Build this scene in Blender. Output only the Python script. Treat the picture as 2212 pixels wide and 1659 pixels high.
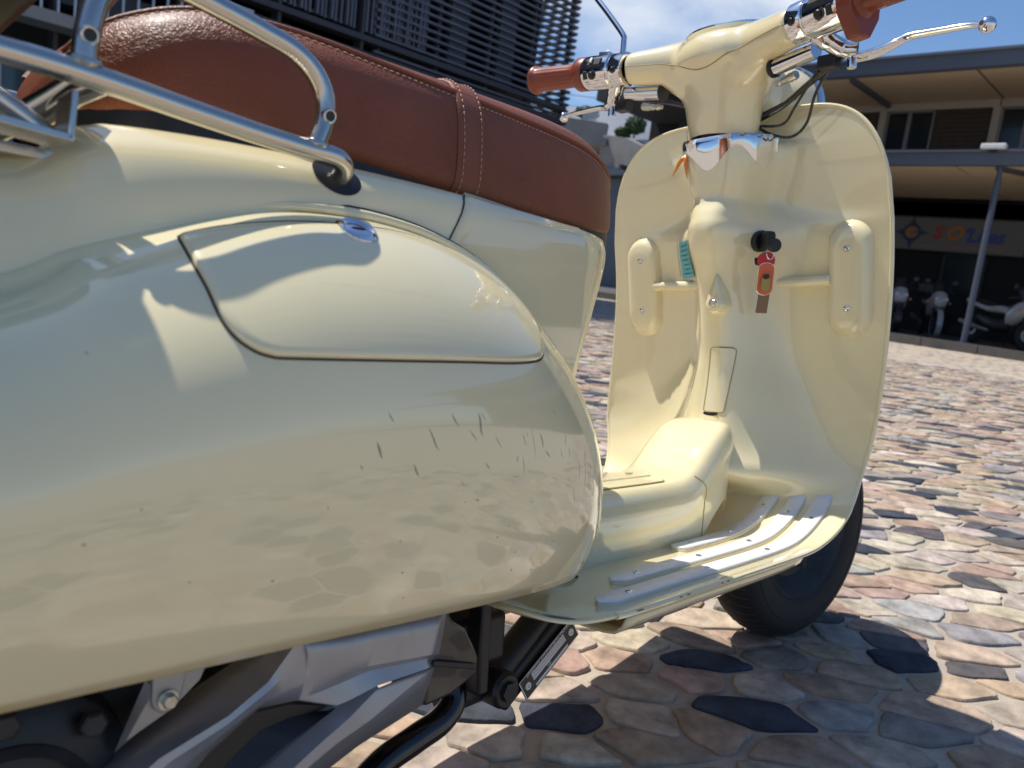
import bpy, bmesh, math, random
import numpy as np
from mathutils import Vector, Matrix
from mathutils.bvhtree import BVHTree
random.seed(7); RNG = np.random.default_rng(7)
for o in list(bpy.data.objects): bpy.data.objects.remove(o)
S = bpy.context.scene
R = math.radians

# ------------------------------------------------------------------ camera, sky, sun, exposure
# metres; +X is the way the scooter points, +Z up
CAM_POS = (0.0, -0.5253, 0.65); CAM_HEAD, CAM_PITCH, CAM_ROLL = 42.66, 8.93, 6.956
cam = bpy.data.cameras.new("camera"); camo = bpy.data.objects.new("camera", cam)
S.collection.objects.link(camo); S.camera = camo
h, p, r = R(CAM_HEAD), R(CAM_PITCH), R(CAM_ROLL)
fw = np.array([math.cos(h)*math.cos(p), math.sin(h)*math.cos(p), -math.sin(p)])
rt = np.array([math.sin(h), -math.cos(h), 0.0]); up = np.cross(rt, fw)
rt2 = rt*math.cos(r)+up*math.sin(r); up2 = -rt*math.sin(r)+up*math.cos(r)
camo.matrix_world = Matrix([[rt2[i], up2[i], -fw[i], CAM_POS[i]] for i in range(3)]+[[0, 0, 0, 1]])
cam.sensor_width = 36.0; cam.lens = 36.0*1660/2212
cam.clip_start = 0.02; cam.clip_end = 3000
cam.dof.use_dof = True; cam.dof.focus_distance = 0.85; cam.dof.aperture_fstop = 9.0

SUN_AZ, SUN_EL = -75.0, 62.5          # direction the light travels, elevation of the sun
W = bpy.data.worlds.new("World"); S.world = W; W.use_nodes = True
nt = W.node_tree; N = nt.nodes; LK = nt.links
for n in list(N): N.remove(n)
wout = N.new("ShaderNodeOutputWorld"); bg = N.new("ShaderNodeBackground"); bg.inputs[1].default_value = 0.105
sky = N.new("ShaderNodeTexSky"); sky.sky_type = 'NISHITA'; sky.sun_disc = False
sky.sun_elevation = R(SUN_EL); sky.sun_rotation = R(270-SUN_AZ-360)
sky.air_density = 1.0; sky.dust_density = 0.6; sky.ozone_density = 1.6
CLOUD_DIR = tuple(Vector((math.cos(R(19))*math.cos(R(35)), math.cos(R(19))*math.sin(R(35)), math.sin(R(19)))))
tc = N.new("ShaderNodeTexCoord"); mp = N.new("ShaderNodeMapping"); mp.inputs['Scale'].default_value = (1.0, 1.0, 2.6)
mp.inputs['Location'].default_value = (0.35, 0.1, 0.2)
nz = N.new("ShaderNodeTexNoise"); nz.inputs['Scale'].default_value = 2.1; nz.inputs['Detail'].default_value = 7; nz.inputs['Roughness'].default_value = .52
nz.inputs['Distortion'].default_value = .35
cr = N.new("ShaderNodeValToRGB"); cr.color_ramp.elements[0].position = .545; cr.color_ramp.elements[1].position = .70
cr.color_ramp.elements[0].color = (0, 0, 0, 1); cr.color_ramp.elements[1].color = (.9, .9, .9, 1)
mx = N.new("ShaderNodeMixRGB"); mx.inputs['Color2'].default_value = (7.6, 8.0, 8.6, 1)
LK.new(tc.outputs['Generated'], mp.inputs[0]); LK.new(mp.outputs[0], nz.inputs['Vector'])
# the cloud bank stands beyond the left handlebar; thinner cloud elsewhere
vd = N.new("ShaderNodeVectorMath"); vd.operation = 'DOT_PRODUCT'; vd.inputs[1].default_value = CLOUD_DIR
LK.new(tc.outputs['Generated'], vd.inputs[0])
mr = N.new("ShaderNodeMapRange"); mr.interpolation_type = 'SMOOTHSTEP'; mr.inputs['From Min'].default_value = .962; mr.inputs['From Max'].default_value = .998; mr.inputs['To Min'].default_value = -.13; mr.inputs['To Max'].default_value = .22
LK.new(vd.outputs['Value'], mr.inputs['Value'])
ad = N.new("ShaderNodeMath"); ad.operation = 'ADD'; LK.new(nz.outputs['Fac'], ad.inputs[0]); LK.new(mr.outputs[0], ad.inputs[1]); LK.new(ad.outputs[0], cr.inputs[0])
LK.new(cr.outputs[0], mx.inputs['Fac'])
tint = N.new("ShaderNodeMixRGB"); tint.blend_type = 'MULTIPLY'; tint.inputs['Fac'].default_value = 1; tint.inputs['Color2'].default_value = (.86, 1.02, 1.20, 1)
LK.new(sky.outputs[0], tint.inputs['Color1']); LK.new(tint.outputs[0], mx.inputs['Color1'])
LK.new(mx.outputs[0], bg.inputs[0]); LK.new(bg.outputs[0], wout.inputs[0])

sl = bpy.data.lights.new("sun", 'SUN'); sl.energy = 4.9; sl.angle = R(.53); sl.color = (1.0, .955, .88)
so = bpy.data.objects.new("sun", sl); S.collection.objects.link(so)
az, el = R(SUN_AZ), R(SUN_EL)
so.rotation_euler = Vector((math.cos(el)*math.cos(az), math.cos(el)*math.sin(az), -math.sin(el))).to_track_quat('-Z', 'Y').to_euler()
so.location = (-3, 3, 8)
S.view_settings.view_transform = 'Standard'; S.view_settings.look = 'None'
S.view_settings.gamma = 1; S.view_settings.use_curve_mapping = False
S.view_settings.exposure = 0.12
S.render.engine = 'CYCLES'
S.cycles.max_bounces = 12; S.cycles.diffuse_bounces = 8; S.cycles.glossy_bounces = 6

# ------------------------------------------------------------------ materials
def mat(name, col, rough=.5, metal=0., coat=0., bump=None, var=None, spec=.5, coat_rough=.03, attr=False, trans=0., emit=None):
    """bump=(scale, strength, distance, kind); var=(scale, amount) mottles the colour"""
    m = bpy.data.materials.new(name); m.use_nodes = True
    nt = m.node_tree; b = nt.nodes['Principled BSDF']
    b.inputs['Base Color'].default_value = (*col, 1); b.inputs['Roughness'].default_value = rough
    b.inputs['Metallic'].default_value = metal; b.inputs['Coat Weight'].default_value = coat
    b.inputs['Coat Roughness'].default_value = coat_rough; b.inputs['Coat IOR'].default_value = 1.54; b.inputs['Specular IOR Level'].default_value = spec
    b.inputs['Transmission Weight'].default_value = trans
    t = nt.nodes.new("ShaderNodeTexCoord")
    csock = None
    if attr:
        a = nt.nodes.new("ShaderNodeAttribute"); a.attribute_name = "col"; csock = a.outputs['Color']
    if var:
        n = nt.nodes.new("ShaderNodeTexNoise"); n.inputs['Scale'].default_value = var[0]; n.inputs['Detail'].default_value = 6; n.inputs['Roughness'].default_value = .6
        nt.links.new(t.outputs['Object'], n.inputs['Vector'])
        rmp = nt.nodes.new("ShaderNodeMapRange"); rmp.inputs['From Min'].default_value = .25; rmp.inputs['From Max'].default_value = .75
        rmp.inputs['To Min'].default_value = 1-var[1]; rmp.inputs['To Max'].default_value = 1+var[1]*.6
        nt.links.new(n.outputs['Fac'], rmp.inputs['Value'])
        mm = nt.nodes.new("ShaderNodeMixRGB"); mm.blend_type = 'MULTIPLY'; mm.inputs['Fac'].default_value = 1
        mm.inputs['Color1'].default_value = (*col, 1)
        if csock: nt.links.new(csock, mm.inputs['Color1'])
        nt.links.new(rmp.outputs[0], mm.inputs['Color2']); csock = mm.outputs[0]
    if csock: nt.links.new(csock, b.inputs['Base Color'])
    if bump:
        sc, st, dist, kind = bump
        if kind == 'voronoi':
            n = nt.nodes.new("ShaderNodeTexVoronoi"); n.feature = 'DISTANCE_TO_EDGE'; n.inputs['Scale'].default_value = sc
            n2 = nt.nodes.new("ShaderNodeTexNoise"); n2.inputs['Scale'].default_value = sc*.6
            mv = nt.nodes.new("ShaderNodeMixRGB"); mv.inputs['Fac'].default_value = .012
            nt.links.new(t.outputs['Object'], n2.inputs['Vector'])
            nt.links.new(t.outputs['Object'], mv.inputs['Color1']); nt.links.new(n2.outputs['Color'], mv.inputs['Color2'])
            nt.links.new(mv.outputs[0], n.inputs['Vector'])
            rp = nt.nodes.new("ShaderNodeValToRGB"); rp.color_ramp.elements[1].position = .22
            nt.links.new(n.outputs['Distance'], rp.inputs[0]); hs = rp.outputs[0]
        else:
            n = nt.nodes.new("ShaderNodeTexNoise"); n.inputs['Scale'].default_value = sc; n.inputs['Detail'].default_value = 5
            if kind == 'brushed':
                mpn = nt.nodes.new("ShaderNodeMapping"); mpn.inputs['Scale'].default_value = (.06, 1, 1)
                nt.links.new(t.outputs['Object'], mpn.inputs[0]); nt.links.new(mpn.outputs[0], n.inputs['Vector'])
            else: nt.links.new(t.outputs['Object'], n.inputs['Vector'])
            hs = n.outputs['Fac']
        bp = nt.nodes.new("ShaderNodeBump"); bp.inputs['Strength'].default_value = st; bp.inputs['Distance'].default_value = dist
        nt.links.new(hs, bp.inputs['Height']); nt.links.new(bp.outputs[0], b.inputs['Normal'])
    if emit:
        b.inputs['Emission Color'].default_value = (*emit[0], 1); b.inputs['Emission Strength'].default_value = emit[1]
    return m

CREAM = mat("cream_paint", (.87, .76, .465), .14, coat=1.0, var=(9, .03), coat_rough=.015)
LEATHER = mat("brown_leather", (.22, .062, .026), .46, coat=.12, coat_rough=.36, bump=(265, .32, .0013, 'voronoi'), var=(14, .22), spec=.3)
LEATHER2 = mat("brown_leather_strap", (.22, .062, .026), .48, bump=(420, .3, .001, 'voronoi'), var=(20, .15))
THREAD = mat("pale_thread", (.55, .36, .24), .7)
BLACK = mat("black_plastic", (.012, .012, .014), .45, var=(30, .25), bump=(400, .12, .0006, 'noise'))
BLACKG = mat("gloss_black", (.008, .008, .01), .18, coat=.4)
RUBBER = mat("tyre_rubber", (.017, .017, .018), .75, bump=(260, .3, .001, 'noise'), var=(18, .3))
GAP = mat("dark_gap", (.07, .05, .032), .8)
STEEL = mat("brushed_steel", (.60, .56, .50), .24, metal=1, bump=(900, .10, .0004, 'brushed'))
CHROME = mat("chrome", (.80, .80, .82), .07, metal=1, var=(60, .06))
ALU = mat("aluminium_strip", (.86, .86, .86), .42, metal=.25, var=(60, .06), bump=(700, .06, .0004, 'brushed'))
GRIPM = mat("brown_rubber_grip", (.22, .045, .022), .34, var=(40, .1))
ENGINE = mat("silver_grey_plastic", (.37, .38, .41), .33, metal=.55, bump=(1200, .12, .0003, 'noise'), var=(25, .12))
CAST = mat("cast_aluminium", (.36, .36, .36), .5, metal=.7, bump=(500, .2, .0006, 'noise'))
ZINC = mat("zinc_bolt", (.62, .60, .52), .38, metal=.9, var=(180, .35))
GREYDARK = mat("dark_metal", (.035, .036, .04), .5, metal=.4, var=(30, .3))
GLASS = mat("dark_lens_glass", (.9, .9, .92), .04, trans=.9)
MIRROR = mat("mirror_glass", (.9, .9, .9), .01, metal=1)
PLATE = mat("black_plate", (.012, .012, .012), .3)
PLATEW = mat("plate_print", (.70, .67, .64), .45)
SCRATCH = mat("scuff", (.31, .28, .21), .6)
SCRATCH2 = mat("scuff_pale", (.40, .36, .26), .6)
RUST = mat("worn_edge", (.36, .22, .10), .8, var=(200, .4))
ORANGE = mat("orange_enamel", (.62, .13, .05), .35)
AMBER = mat("amber_charm", (.70, .22, .03), .25, coat=.6)
REDM = mat("red_plastic", (.5, .01, .02), .35)
BROWNTAG = mat("brown_leather_tag", (.20, .12, .08), .6)
OLIVE = mat("olive_print", (.32, .26, .07), .5)
STICKER = mat("blue_sticker", (.16, .50, .55), .5, var=(60, .08))
GREENP = mat("green_print", (.10, .25, .08), .6)
INK = mat("dark_print", (.05, .14, .16), .6)

# ------------------------------------------------------------------ mesh helpers
def catmull(P, n=8, closed=False):
    P = [np.array(q, float) for q in P]; out = []
    m = len(P)
    rng = range(m if closed else m-1)
    for i in rng:
        p1, p2 = P[i], P[(i+1) % m]
        p0 = P[(i-1) % m] if (closed or i > 0) else 2*p1-p2
        p3 = P[(i+2) % m] if (closed or i < m-2) else 2*p2-p1
        for k in range(n):
            t = k/n
            out.append(.5*((2*p1)+(-p0+p2)*t+(2*p0-5*p1+4*p2-p3)*t*t+(-p0+3*p1-3*p2+p3)*t**3))
    if not closed: out.append(P[-1])
    return out
def interp(x, tab, j=1):
    return float(np.interp(x, [a[0] for a in tab], [a[j] for a in tab]))
def smooth_interp(x, tab, j=1):
    xs = [a[0] for a in tab]; ys = [a[j] for a in tab]
    if x <= xs[0]: return ys[0]
    if x >= xs[-1]: return ys[-1]
    i = max(k for k in range(len(xs)) if xs[k] <= x); i = min(i, len(xs)-2)
    def sl(k):
        a = max(k-1, 0); b = min(k+1, len(xs)-1); return (ys[b]-ys[a])/(xs[b]-xs[a])
    hh = xs[i+1]-xs[i]; t = (x-xs[i])/hh
    return ((2*t**3-3*t*t+1)*ys[i]+(t**3-2*t*t+t)*hh*sl(i)+(-2*t**3+3*t*t)*ys[i+1]+(t**3-t*t)*hh*sl(i+1))
def obj(name, V, F, m, parent=None, smooth=True, mods=None, mw=None):
    me = bpy.data.meshes.new(name); me.from_pydata([tuple(map(float, v)) for v in V], [], [tuple(f) for f in F])
    me.materials.append(m)
    if smooth: me.polygons.foreach_set("use_smooth", [True]*len(me.polygons))
    me.update()
    o = bpy.data.objects.new(name, me); S.collection.objects.link(o)
    if parent is not None: o.parent = parent
    return o
def fixn(o):
    bm = bmesh.new(); bm.from_mesh(o.data); bmesh.ops.remove_doubles(bm, verts=bm.verts, dist=1e-6); bmesh.ops.recalc_face_normals(bm, faces=bm.faces); bm.to_mesh(o.data); bm.free(); return o
def autosmooth(o, deg=35):
    me = o.data; bm = bmesh.new(); bm.from_mesh(me)
    for e in bm.edges:
        if len(e.link_faces) == 2 and e.calc_face_angle(0) > R(deg): e.smooth = False
    bm.to_mesh(me); bm.free(); return o
class MB:
    """collects simple shapes into one mesh"""
    def __init__(s): s.V = []; s.F = []
    def add(s, V, F):
        b = len(s.V); s.V += [np.array(v, float) for v in V]; s.F += [tuple(i+b for i in f) for f in F]; return s
    def loft(s, rings, closed=True, cap=True):
        n = len(rings[0]); V = [v for rg in rings for v in rg]; F = []
        for i in range(len(rings)-1):
            for k in range(n if closed else n-1):
                k2 = (k+1) % n; F.append((i*n+k, i*n+k2, (i+1)*n+k2, (i+1)*n+k))
        if cap and closed: F.append(tuple(range(n))[::-1]); F.append(tuple((len(rings)-1)*n+k for k in range(n)))
        return s.add(V, F)
    def tube(s, P, rad, seg=10, cap=True, closed=False, flat=None):
        P = [np.array(q, float) for q in P]; m = len(P)
        rr = rad if hasattr(rad, '__len__') else [rad]*m
        T = []
        for i in range(m):
            a = P[i-1] if (i > 0 or closed) else P[i]; b = P[(i+1) % m] if (i < m-1 or closed) else P[i]
            d = b-a; T.append(d/(np.linalg.norm(d)+1e-12))
        u = np.cross(T[0], [0, 0, 1.]);
        if np.linalg.norm(u) < .05: u = np.cross(T[0], [0, 1., 0])
        u /= np.linalg.norm(u); rings = []
        for i in range(m):
            u = u-T[i]*(u@T[i]); u /= np.linalg.norm(u); v = np.cross(T[i], u)
            fu = flat[i] if flat is not None else (1, 1)
            rings.append([P[i]+rr[i]*(fu[0]*math.cos(a)*u+fu[1]*math.sin(a)*v) for a in np.linspace(0, 2*math.pi, seg, endpoint=False)])
        if closed: rings.append(rings[0]); return s.loft(rings, True, False)
        return s.loft(rings, True, cap)
    def lathe(s, prof, c, d, seg=32, cap=False, ref=(0, 0, 1.)):
        c = np.array(c, float); d = np.array(d, float); d /= np.linalg.norm(d)
        u = np.cross(d, ref);
        if np.linalg.norm(u) < .05: u = np.cross(d, [1., 0, 0])
        u /= np.linalg.norm(u); v = np.cross(d, u)
        rings = [[c+d*hh+rr*(math.cos(a)*u+math.sin(a)*v) for a in np.linspace(0, 2*math.pi, seg, endpoint=False)] for rr, hh in prof]
        return s.loft(rings, True, cap)
    def box(s, c, sz, M=None):
        c = np.array(c, float); hx, hy, hz = [q/2 for q in sz]
        V = [np.array((x, y, z)) for x in (-hx, hx) for y in (-hy, hy) for z in (-hz, hz)]
        if M is not None: V = [np.array(M) @ v for v in V]
        return s.add([c+v for v in V], [(0, 1, 3, 2), (4, 6, 7, 5), (0, 4, 5, 1), (2, 3, 7, 6), (0, 2, 6, 4), (1, 5, 7, 3)])
    def beam(s, a, b, w, t, upv=(0, 0, 1.)):
        a = np.array(a, float); b = np.array(b, float); d = b-a; L = np.linalg.norm(d); d /= L
        sd = np.cross(d, upv); sd /= np.linalg.norm(sd); u2 = np.cross(sd, d)
        return s.box((a+b)/2, (L, w, t), np.array([d, sd, u2]).T)
    def prism(s, poly, thick, o, u, v):
        """extrude polygon (2D) placed at o with axes u, v by thick along u x v"""
        o, u, v = [np.array(q, float) for q in (o, u, v)]; n = np.cross(u, v); n /= np.linalg.norm(n)
        k = len(poly); A = [o+u*a+v*b for a, b in poly]; B = [q+n*thick for q in A]
        F = [tuple(range(k))[::-1], tuple(range(k, 2*k))]+[(i, (i+1) % k, k+(i+1) % k, k+i) for i in range(k)]
        return s.add(A+B, F)
    def build(s, name, m, parent=None, smooth=True, sharp=35):
        o = obj(name, s.V, s.F, m, parent, smooth); fixn(o)
        if smooth and sharp: autosmooth(o, sharp)
        return o
def bevel(o, w=.002, seg=2):
    md = o.modifiers.new("bevel", 'BEVEL'); md.width = w; md.segments = seg; md.limit_method = 'ANGLE'; md.angle_limit = R(40); return o
def subsurf(o, lv=1):
    md = o.modifiers.new("sub", 'SUBSURF'); md.levels = lv; md.render_levels = lv; return o
def solid(o, t, off=-1):
    md = o.modifiers.new("solid", 'SOLIDIFY'); md.thickness = t; md.offset = off; return o
def thing(name, label, cat, loc=(0, 0, 0), rotz=0., group=None):
    o = bpy.data.objects.new(name, None); S.collection.objects.link(o); o.location = loc; o.rotation_euler = (0, 0, rotz)
    o.empty_display_size = .1; o['label'] = label; o['category'] = cat
    if group: o['group'] = group
    return o
def tag(o, label=None, cat=None, group=None, kind=None):
    for k, v in (('label', label), ('category', cat), ('group', group), ('kind', kind)):
        if v: o[k] = v
    return o
def grid(nu, nv, fn, wrap=False):
    V = [fn(i/(nu-1), j/(nv-1)) for j in range(nv) for i in range(nu)]
    F = [(j*nu+i, j*nu+i+1, (j+1)*nu+i+1, (j+1)*nu+i) for j in range(nv-1) for i in range(nu-1)]
    return V, F
def bvh(o):
    return BVHTree.FromPolygons([tuple(v.co) for v in o.data.vertices], [tuple(q.vertices) for q in o.data.polygons])
def dup(root, loc, rotz=0., label=None):
    r = root.copy(); S.collection.objects.link(r); r.location = loc; r.rotation_euler = (0, 0, rotz)
    if label: r['label'] = label
    for ch in list(root.children):
        c = ch.copy(); S.collection.objects.link(c); c.parent = r
        for g in ch.children:
            d = g.copy(); S.collection.objects.link(d); d.parent = c
    return r
# ------------------------------------------------------------------ ground of cobbles set in mortar
MORTAR = mat("mortar", (.42, .36, .29), .9, var=(9, .35), bump=(160, .5, .003, 'noise'))
STONE = mat("cobble_stone", (.3, .3, .3), .82, attr=True, var=(17, .6), bump=(55, .8, .005, 'noise'), spec=.15)
def far_stone_mat():
    m = bpy.data.materials.new("far_cobbles"); m.use_nodes = True; nt = m.node_tree; b = nt.nodes['Principled BSDF']; b.inputs['Roughness'].default_value = .75
    t = nt.nodes.new("ShaderNodeTexCoord"); mpn = nt.nodes.new("ShaderNodeMapping"); mpn.inputs['Rotation'].default_value = (0, 0, R(45)); mpn.inputs['Scale'].default_value = (7.5, 11.5, 1)
    v = nt.nodes.new("ShaderNodeTexVoronoi"); v.inputs['Scale'].default_value = 1.0
    e = nt.nodes.new("ShaderNodeTexVoronoi"); e.feature = 'DISTANCE_TO_EDGE'; e.inputs['Scale'].default_value = 1.0
    for q in (v, e): nt.links.new(mpn.outputs[0], q.inputs['Vector'])
    nt.links.new(t.outputs['Object'], mpn.inputs[0])
    s = nt.nodes.new("ShaderNodeSeparateColor"); nt.links.new(v.outputs['Color'], s.inputs[0])
    c = nt.nodes.new("ShaderNodeValToRGB"); c.color_ramp.interpolation = 'CONSTANT'
    els = [(0, (.10, .105, .12)), (.11, (.40, .30, .22)), (.32, (.46, .40, .33)), (.48, (.42, .27, .20)), (.60, (.50, .44, .36)), (.75, (.24, .23, .23)), (.86, (.45, .36, .27))]
    c.color_ramp.elements[0].color = (*els[0][1], 1)
    c.color_ramp.elements[1].position = els[1][0]; c.color_ramp.elements[1].color = (*els[1][1], 1)
    for pz, q in els[2:]:
        k = c.color_ramp.elements.new(pz); k.color = (*q, 1)
    nt.links.new(s.outputs[0], c.inputs[0])
    r2 = nt.nodes.new("ShaderNodeMapRange"); r2.inputs['From Min'].default_value = .03; r2.inputs['From Max'].default_value = .10; nt.links.new(e.outputs['Distance'], r2.inputs[0])
    mxn = nt.nodes.new("ShaderNodeMixRGB"); mxn.inputs['Color1'].default_value = (.40, .35, .28, 1); nt.links.new(r2.outputs[0], mxn.inputs[0]); nt.links.new(c.outputs[0], mxn.inputs['Color2']); nt.links.new(mxn.outputs[0], b.inputs['Base Color'])
    return m
FAR = far_stone_mat()
gr = MB(); n = 72
RA = 11.0
gr.add([np.array((RA*math.cos(a), RA*math.sin(a), -.004)) for a in np.linspace(0, 2*math.pi, n, endpoint=False)], [tuple(range(n))])
plaza = gr.build("pavement", MORTAR, None, False); tag(plaza, kind='structure')
V = [np.array((rr*math.cos(a), rr*math.sin(a), -.006 if rr > RA-1 else -.012)) for rr in (RA-.5, RA+.02, 40, 160, 900) for a in np.linspace(0, 2*math.pi, n, endpoint=False)]
far = obj("ground", V, [(j*n+i, j*n+(i+1) % n, (j+1)*n+(i+1) % n, (j+1)*n+i) for j in range(4) for i in range(n)], FAR, None, False); tag(far, kind='structure'); fixn(far)

ROTA = R(-47); ca, sa = math.cos(ROTA), math.sin(ROTA); SX, SY = .138, .078
palette = [((.055, .065, .084), 11), ((.12, .118, .12), 5), ((.38, .31, .245), 16), ((.42, .37, .305), 22), ((.47, .43, .37), 14), ((.39, .29, .23), 9), ((.42, .325, .25), 8), ((.27, .255, .24), 10), ((.33, .33, .33), 8), ((.34, .245, .21), 3)]
pw = np.array([w for _, w in palette], float); pw /= pw.sum()
pts = []
rngs = np.random.default_rng(21)
M_ = int(RA/SY)+2
for i in range(-int(RA/SX)-2, int(RA/SX)+3):
    for j in range(-M_, M_+1):
        a = i+(.5 if j % 2 else 0)+rngs.uniform(-.44, .44); b = j+rngs.uniform(-.40, .40)
        x, y = a*SX, b*SY; X, Y = x*ca-y*sa, x*sa+y*ca
        dd = math.hypot(X, Y)
        if dd > RA-.1: continue
        pts.append((a, b, X, Y, i, j))
# only what the camera, a step to its side, or the reflections in the paint can see
def want(X, Y):
    d = math.hypot(X-CAM_POS[0], Y-CAM_POS[1]); ang = (math.degrees(math.atan2(Y-CAM_POS[1], X-CAM_POS[0]))-CAM_HEAD+180) % 360-180
    return d < 2.6 or (-52 < ang < 24)
grid_ = {(q[4], q[5]): q for q in pts}
stones = []
cf, cr_, cu = fw, rt2, up2
def project(X, Y, Z=0.):
    v = np.array((X, Y, Z))-np.array(CAM_POS); z = v@cf
    if z < .05: return None
    return (2212/2+1660*(v@cr_)/z, 1659/2-1660*(v@cu)/z, z)
for q in pts:
    if not want(q[2], q[3]): continue
    poly_ = [(q[0]-1.2, q[1]-1.4), (q[0]+1.2, q[1]-1.4), (q[0]+1.2, q[1]+1.4), (q[0]-1.2, q[1]+1.4)]
    for di in range(-2, 3):
        for dj in range(-2, 3):
            o = grid_.get((q[4]+di, q[5]+dj))
            if o is None or o is q: continue
            mx_, my_ = (q[0]+o[0])/2, (q[1]+o[1])/2; nx, ny = o[0]-q[0], o[1]-q[1]; out = []
            m = len(poly_)
            for k in range(m):
                a, b = poly_[k], poly_[(k+1) % m]
                da = (a[0]-mx_)*nx+(a[1]-my_)*ny; db = (b[0]-mx_)*nx+(b[1]-my_)*ny
                if da <= 0: out.append(a)
                if (da < 0) != (db < 0) and da != db:
                    t = da/(da-db); out.append((a[0]+(b[0]-a[0])*t, a[1]+(b[1]-a[1])*t))
            poly_ = out
            if len(poly_) < 3: break
        if len(poly_) < 3: break
    if len(poly_) >= 3: stones.append((q, poly_))
def stone_geo(q, poly_):
    c = np.mean(np.array(poly_), axis=0); sh = random.uniform(.82, .95) if random.random() < .8 else random.uniform(.72, .86)
    P = [c+(np.array(a)-c)*sh for a in poly_]
    Q = []                                   # chipped, uneven outline
    for i in range(len(P)):
        a, b = P[i], P[(i+1) % len(P)]; L_ = np.linalg.norm(b-a); k_ = 1+int(L_/.22)
        for j in range(k_):
            t = j/k_; c_ = a+(b-a)*t; jit = .05 if j == 0 else .028
            Q.append(c_+rngs.uniform(-jit, jit, 2))
    P = Q; Q = []
    for i in range(len(P)):
        a, b = P[i], P[(i+1) % len(P)]; c_ = rngs.uniform(.2, .34)
        if np.linalg.norm(a-b) > .10: Q += [a*(1-c_)+b*c_, a*c_+b*(1-c_)]
        else: Q.append((a+b)/2)
    P = Q; Q = []
    for i in range(len(P)):
        a, b = P[i], P[(i+1) % len(P)]
        if np.linalg.norm(a-b) > .16: Q += [a*.8+b*.2, a*.2+b*.8]
        else: Q.append((a+b)/2)
    P = Q
    W2 = [np.array((p_[0]*SX*ca-p_[1]*SY*sa, p_[0]*SX*sa+p_[1]*SY*ca)) for p_ in P]
    cc = np.mean(np.array(W2), axis=0); hgt = random.uniform(.001, .0035); tilt = np.array((random.uniform(-.03, .03), random.uniform(-.03, .03)))
    V = []; m = len(W2)
    for s, z in ((1.0, -.005), (.988, hgt*.6), (.95, hgt*.95), (.6, hgt*1.03)):
        for w in W2:
            w2 = cc+(w-cc)*s; V.append((w2[0], w2[1], z+(tilt@(w2-cc) if z > 0 else 0)))
    V.append((cc[0], cc[1], hgt*1.08))
    F = [(k*m+i, k*m+(i+1) % m, (k+1)*m+(i+1) % m, (k+1)*m+i) for k in range(3) for i in range(m)]+[(3*m+i, 3*m+(i+1) % m, 4*m) for i in range(m)]
    col = np.array(palette[rngs.choice(len(palette), p=pw)][0])*np.array((1.10, 1.03, .99))*rngs.uniform(.84, 1.16)*np.array((1, rngs.uniform(.95, 1.05), rngs.uniform(.92, 1.06)))
    return V, F, np.clip(col, .02, .6)
def set_col(me, cols):
    at = me.attributes.new("col", 'FLOAT_COLOR', 'POINT'); at.data.foreach_set("color", np.concatenate([np.asarray(cols, float), np.ones((len(cols), 1))], axis=1).ravel())
rank = []
for k, (q, pl) in enumerate(stones):
    pr = project(q[2], q[3])
    if pr and -20 < pr[0] < 2232 and 560 < pr[1] < 1680 and pr[0] > 1000: rank.append((pr[2], k))
rank.sort(); single = set(k for _, k in rank[:300])
SV = []; SF = []; SCo = []
for k, (q, pl) in enumerate(stones):
    V, F, col = stone_geo(q, pl)
    if k in single:
        o = obj("stone", V, F, STONE, plaza); set_col(o.data, [col]*len(V))
    else:
        b = len(SV); SV += V; SF += [tuple(i+b for i in f) for f in F]; SCo += [col]*len(V)
o = obj("stones", SV, SF, STONE, plaza); set_col(o.data, SCo); tag(o, kind='stuff')

# raised dark pavement under the arcade, with a kerb
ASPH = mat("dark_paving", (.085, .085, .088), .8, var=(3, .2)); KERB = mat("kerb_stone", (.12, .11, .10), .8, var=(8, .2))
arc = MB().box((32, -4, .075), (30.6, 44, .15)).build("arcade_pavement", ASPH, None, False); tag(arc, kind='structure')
kb_ = MB(); 
for k in range(44): kb_.box((16.62, -25.5+k*1.0, .0825), (.14, .985, .165))
kerb = kb_.build("kerb", KERB, None, False); tag(kerb, kind='structure')

# ------------------------------------------------------------------ dark slatted building on the left
SLAT = mat("slat_metal", (.125, .132, .158), .5, metal=.3, var=(1.2, .25)); SLATB = mat("slat_frame", (.045, .047, .055), .6); DARKW = mat("dark_glazing", (.016, .022, .028), .12, spec=.5)
CONC = mat("concrete", (.30, .285, .27), .85, var=(.8, .25), bump=(14, .3, .01, 'noise')); WHITEW = mat("white_render", (.72, .72, .73), .8, var=(1.5, .06)); BLUEG = mat("blue_grey_steel", (.085, .10, .135), .45, metal=.2, var=(2, .1))
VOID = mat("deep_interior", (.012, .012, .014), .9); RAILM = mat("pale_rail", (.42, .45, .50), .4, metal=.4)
A = thing("slatted_building", "dark building screened with tall grey metal slats behind the brown saddle", "building", (-2, 12, 0))
def a_(mb, name, m, smooth=False, kind=None):
    mb.V = [v-np.array((-2, 12, 0)) for v in mb.V]; o = mb.build(name, m, A, smooth)
    if kind: o['kind'] = kind
    return o
a_(MB().box((-1.0, 15.2, 8.2), (28.9, 5.6, 8.2)), "wall", SLATB)
a_(MB().box((-1.0, 12.45, 8.2), (29.0, .1, 8.1)), "glazing", DARKW)
a_(MB().box((-.9, 15.6, 2.0), (28.4, 5.0, 4.1)), "ground_floor", VOID)
a_(MB().box((-.6, 12.05, 4.02), (29.6, .35, .13)), "floor_edge", SLATB); a_(MB().box((-.6, 12.05, 4.32), (29.6, .30, .10)), "floor_edge", SLATB)
a_(MB().box((-.6, 12.25, 3.60), (29.4, .30, .34)), "beam", SLATB)
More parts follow.
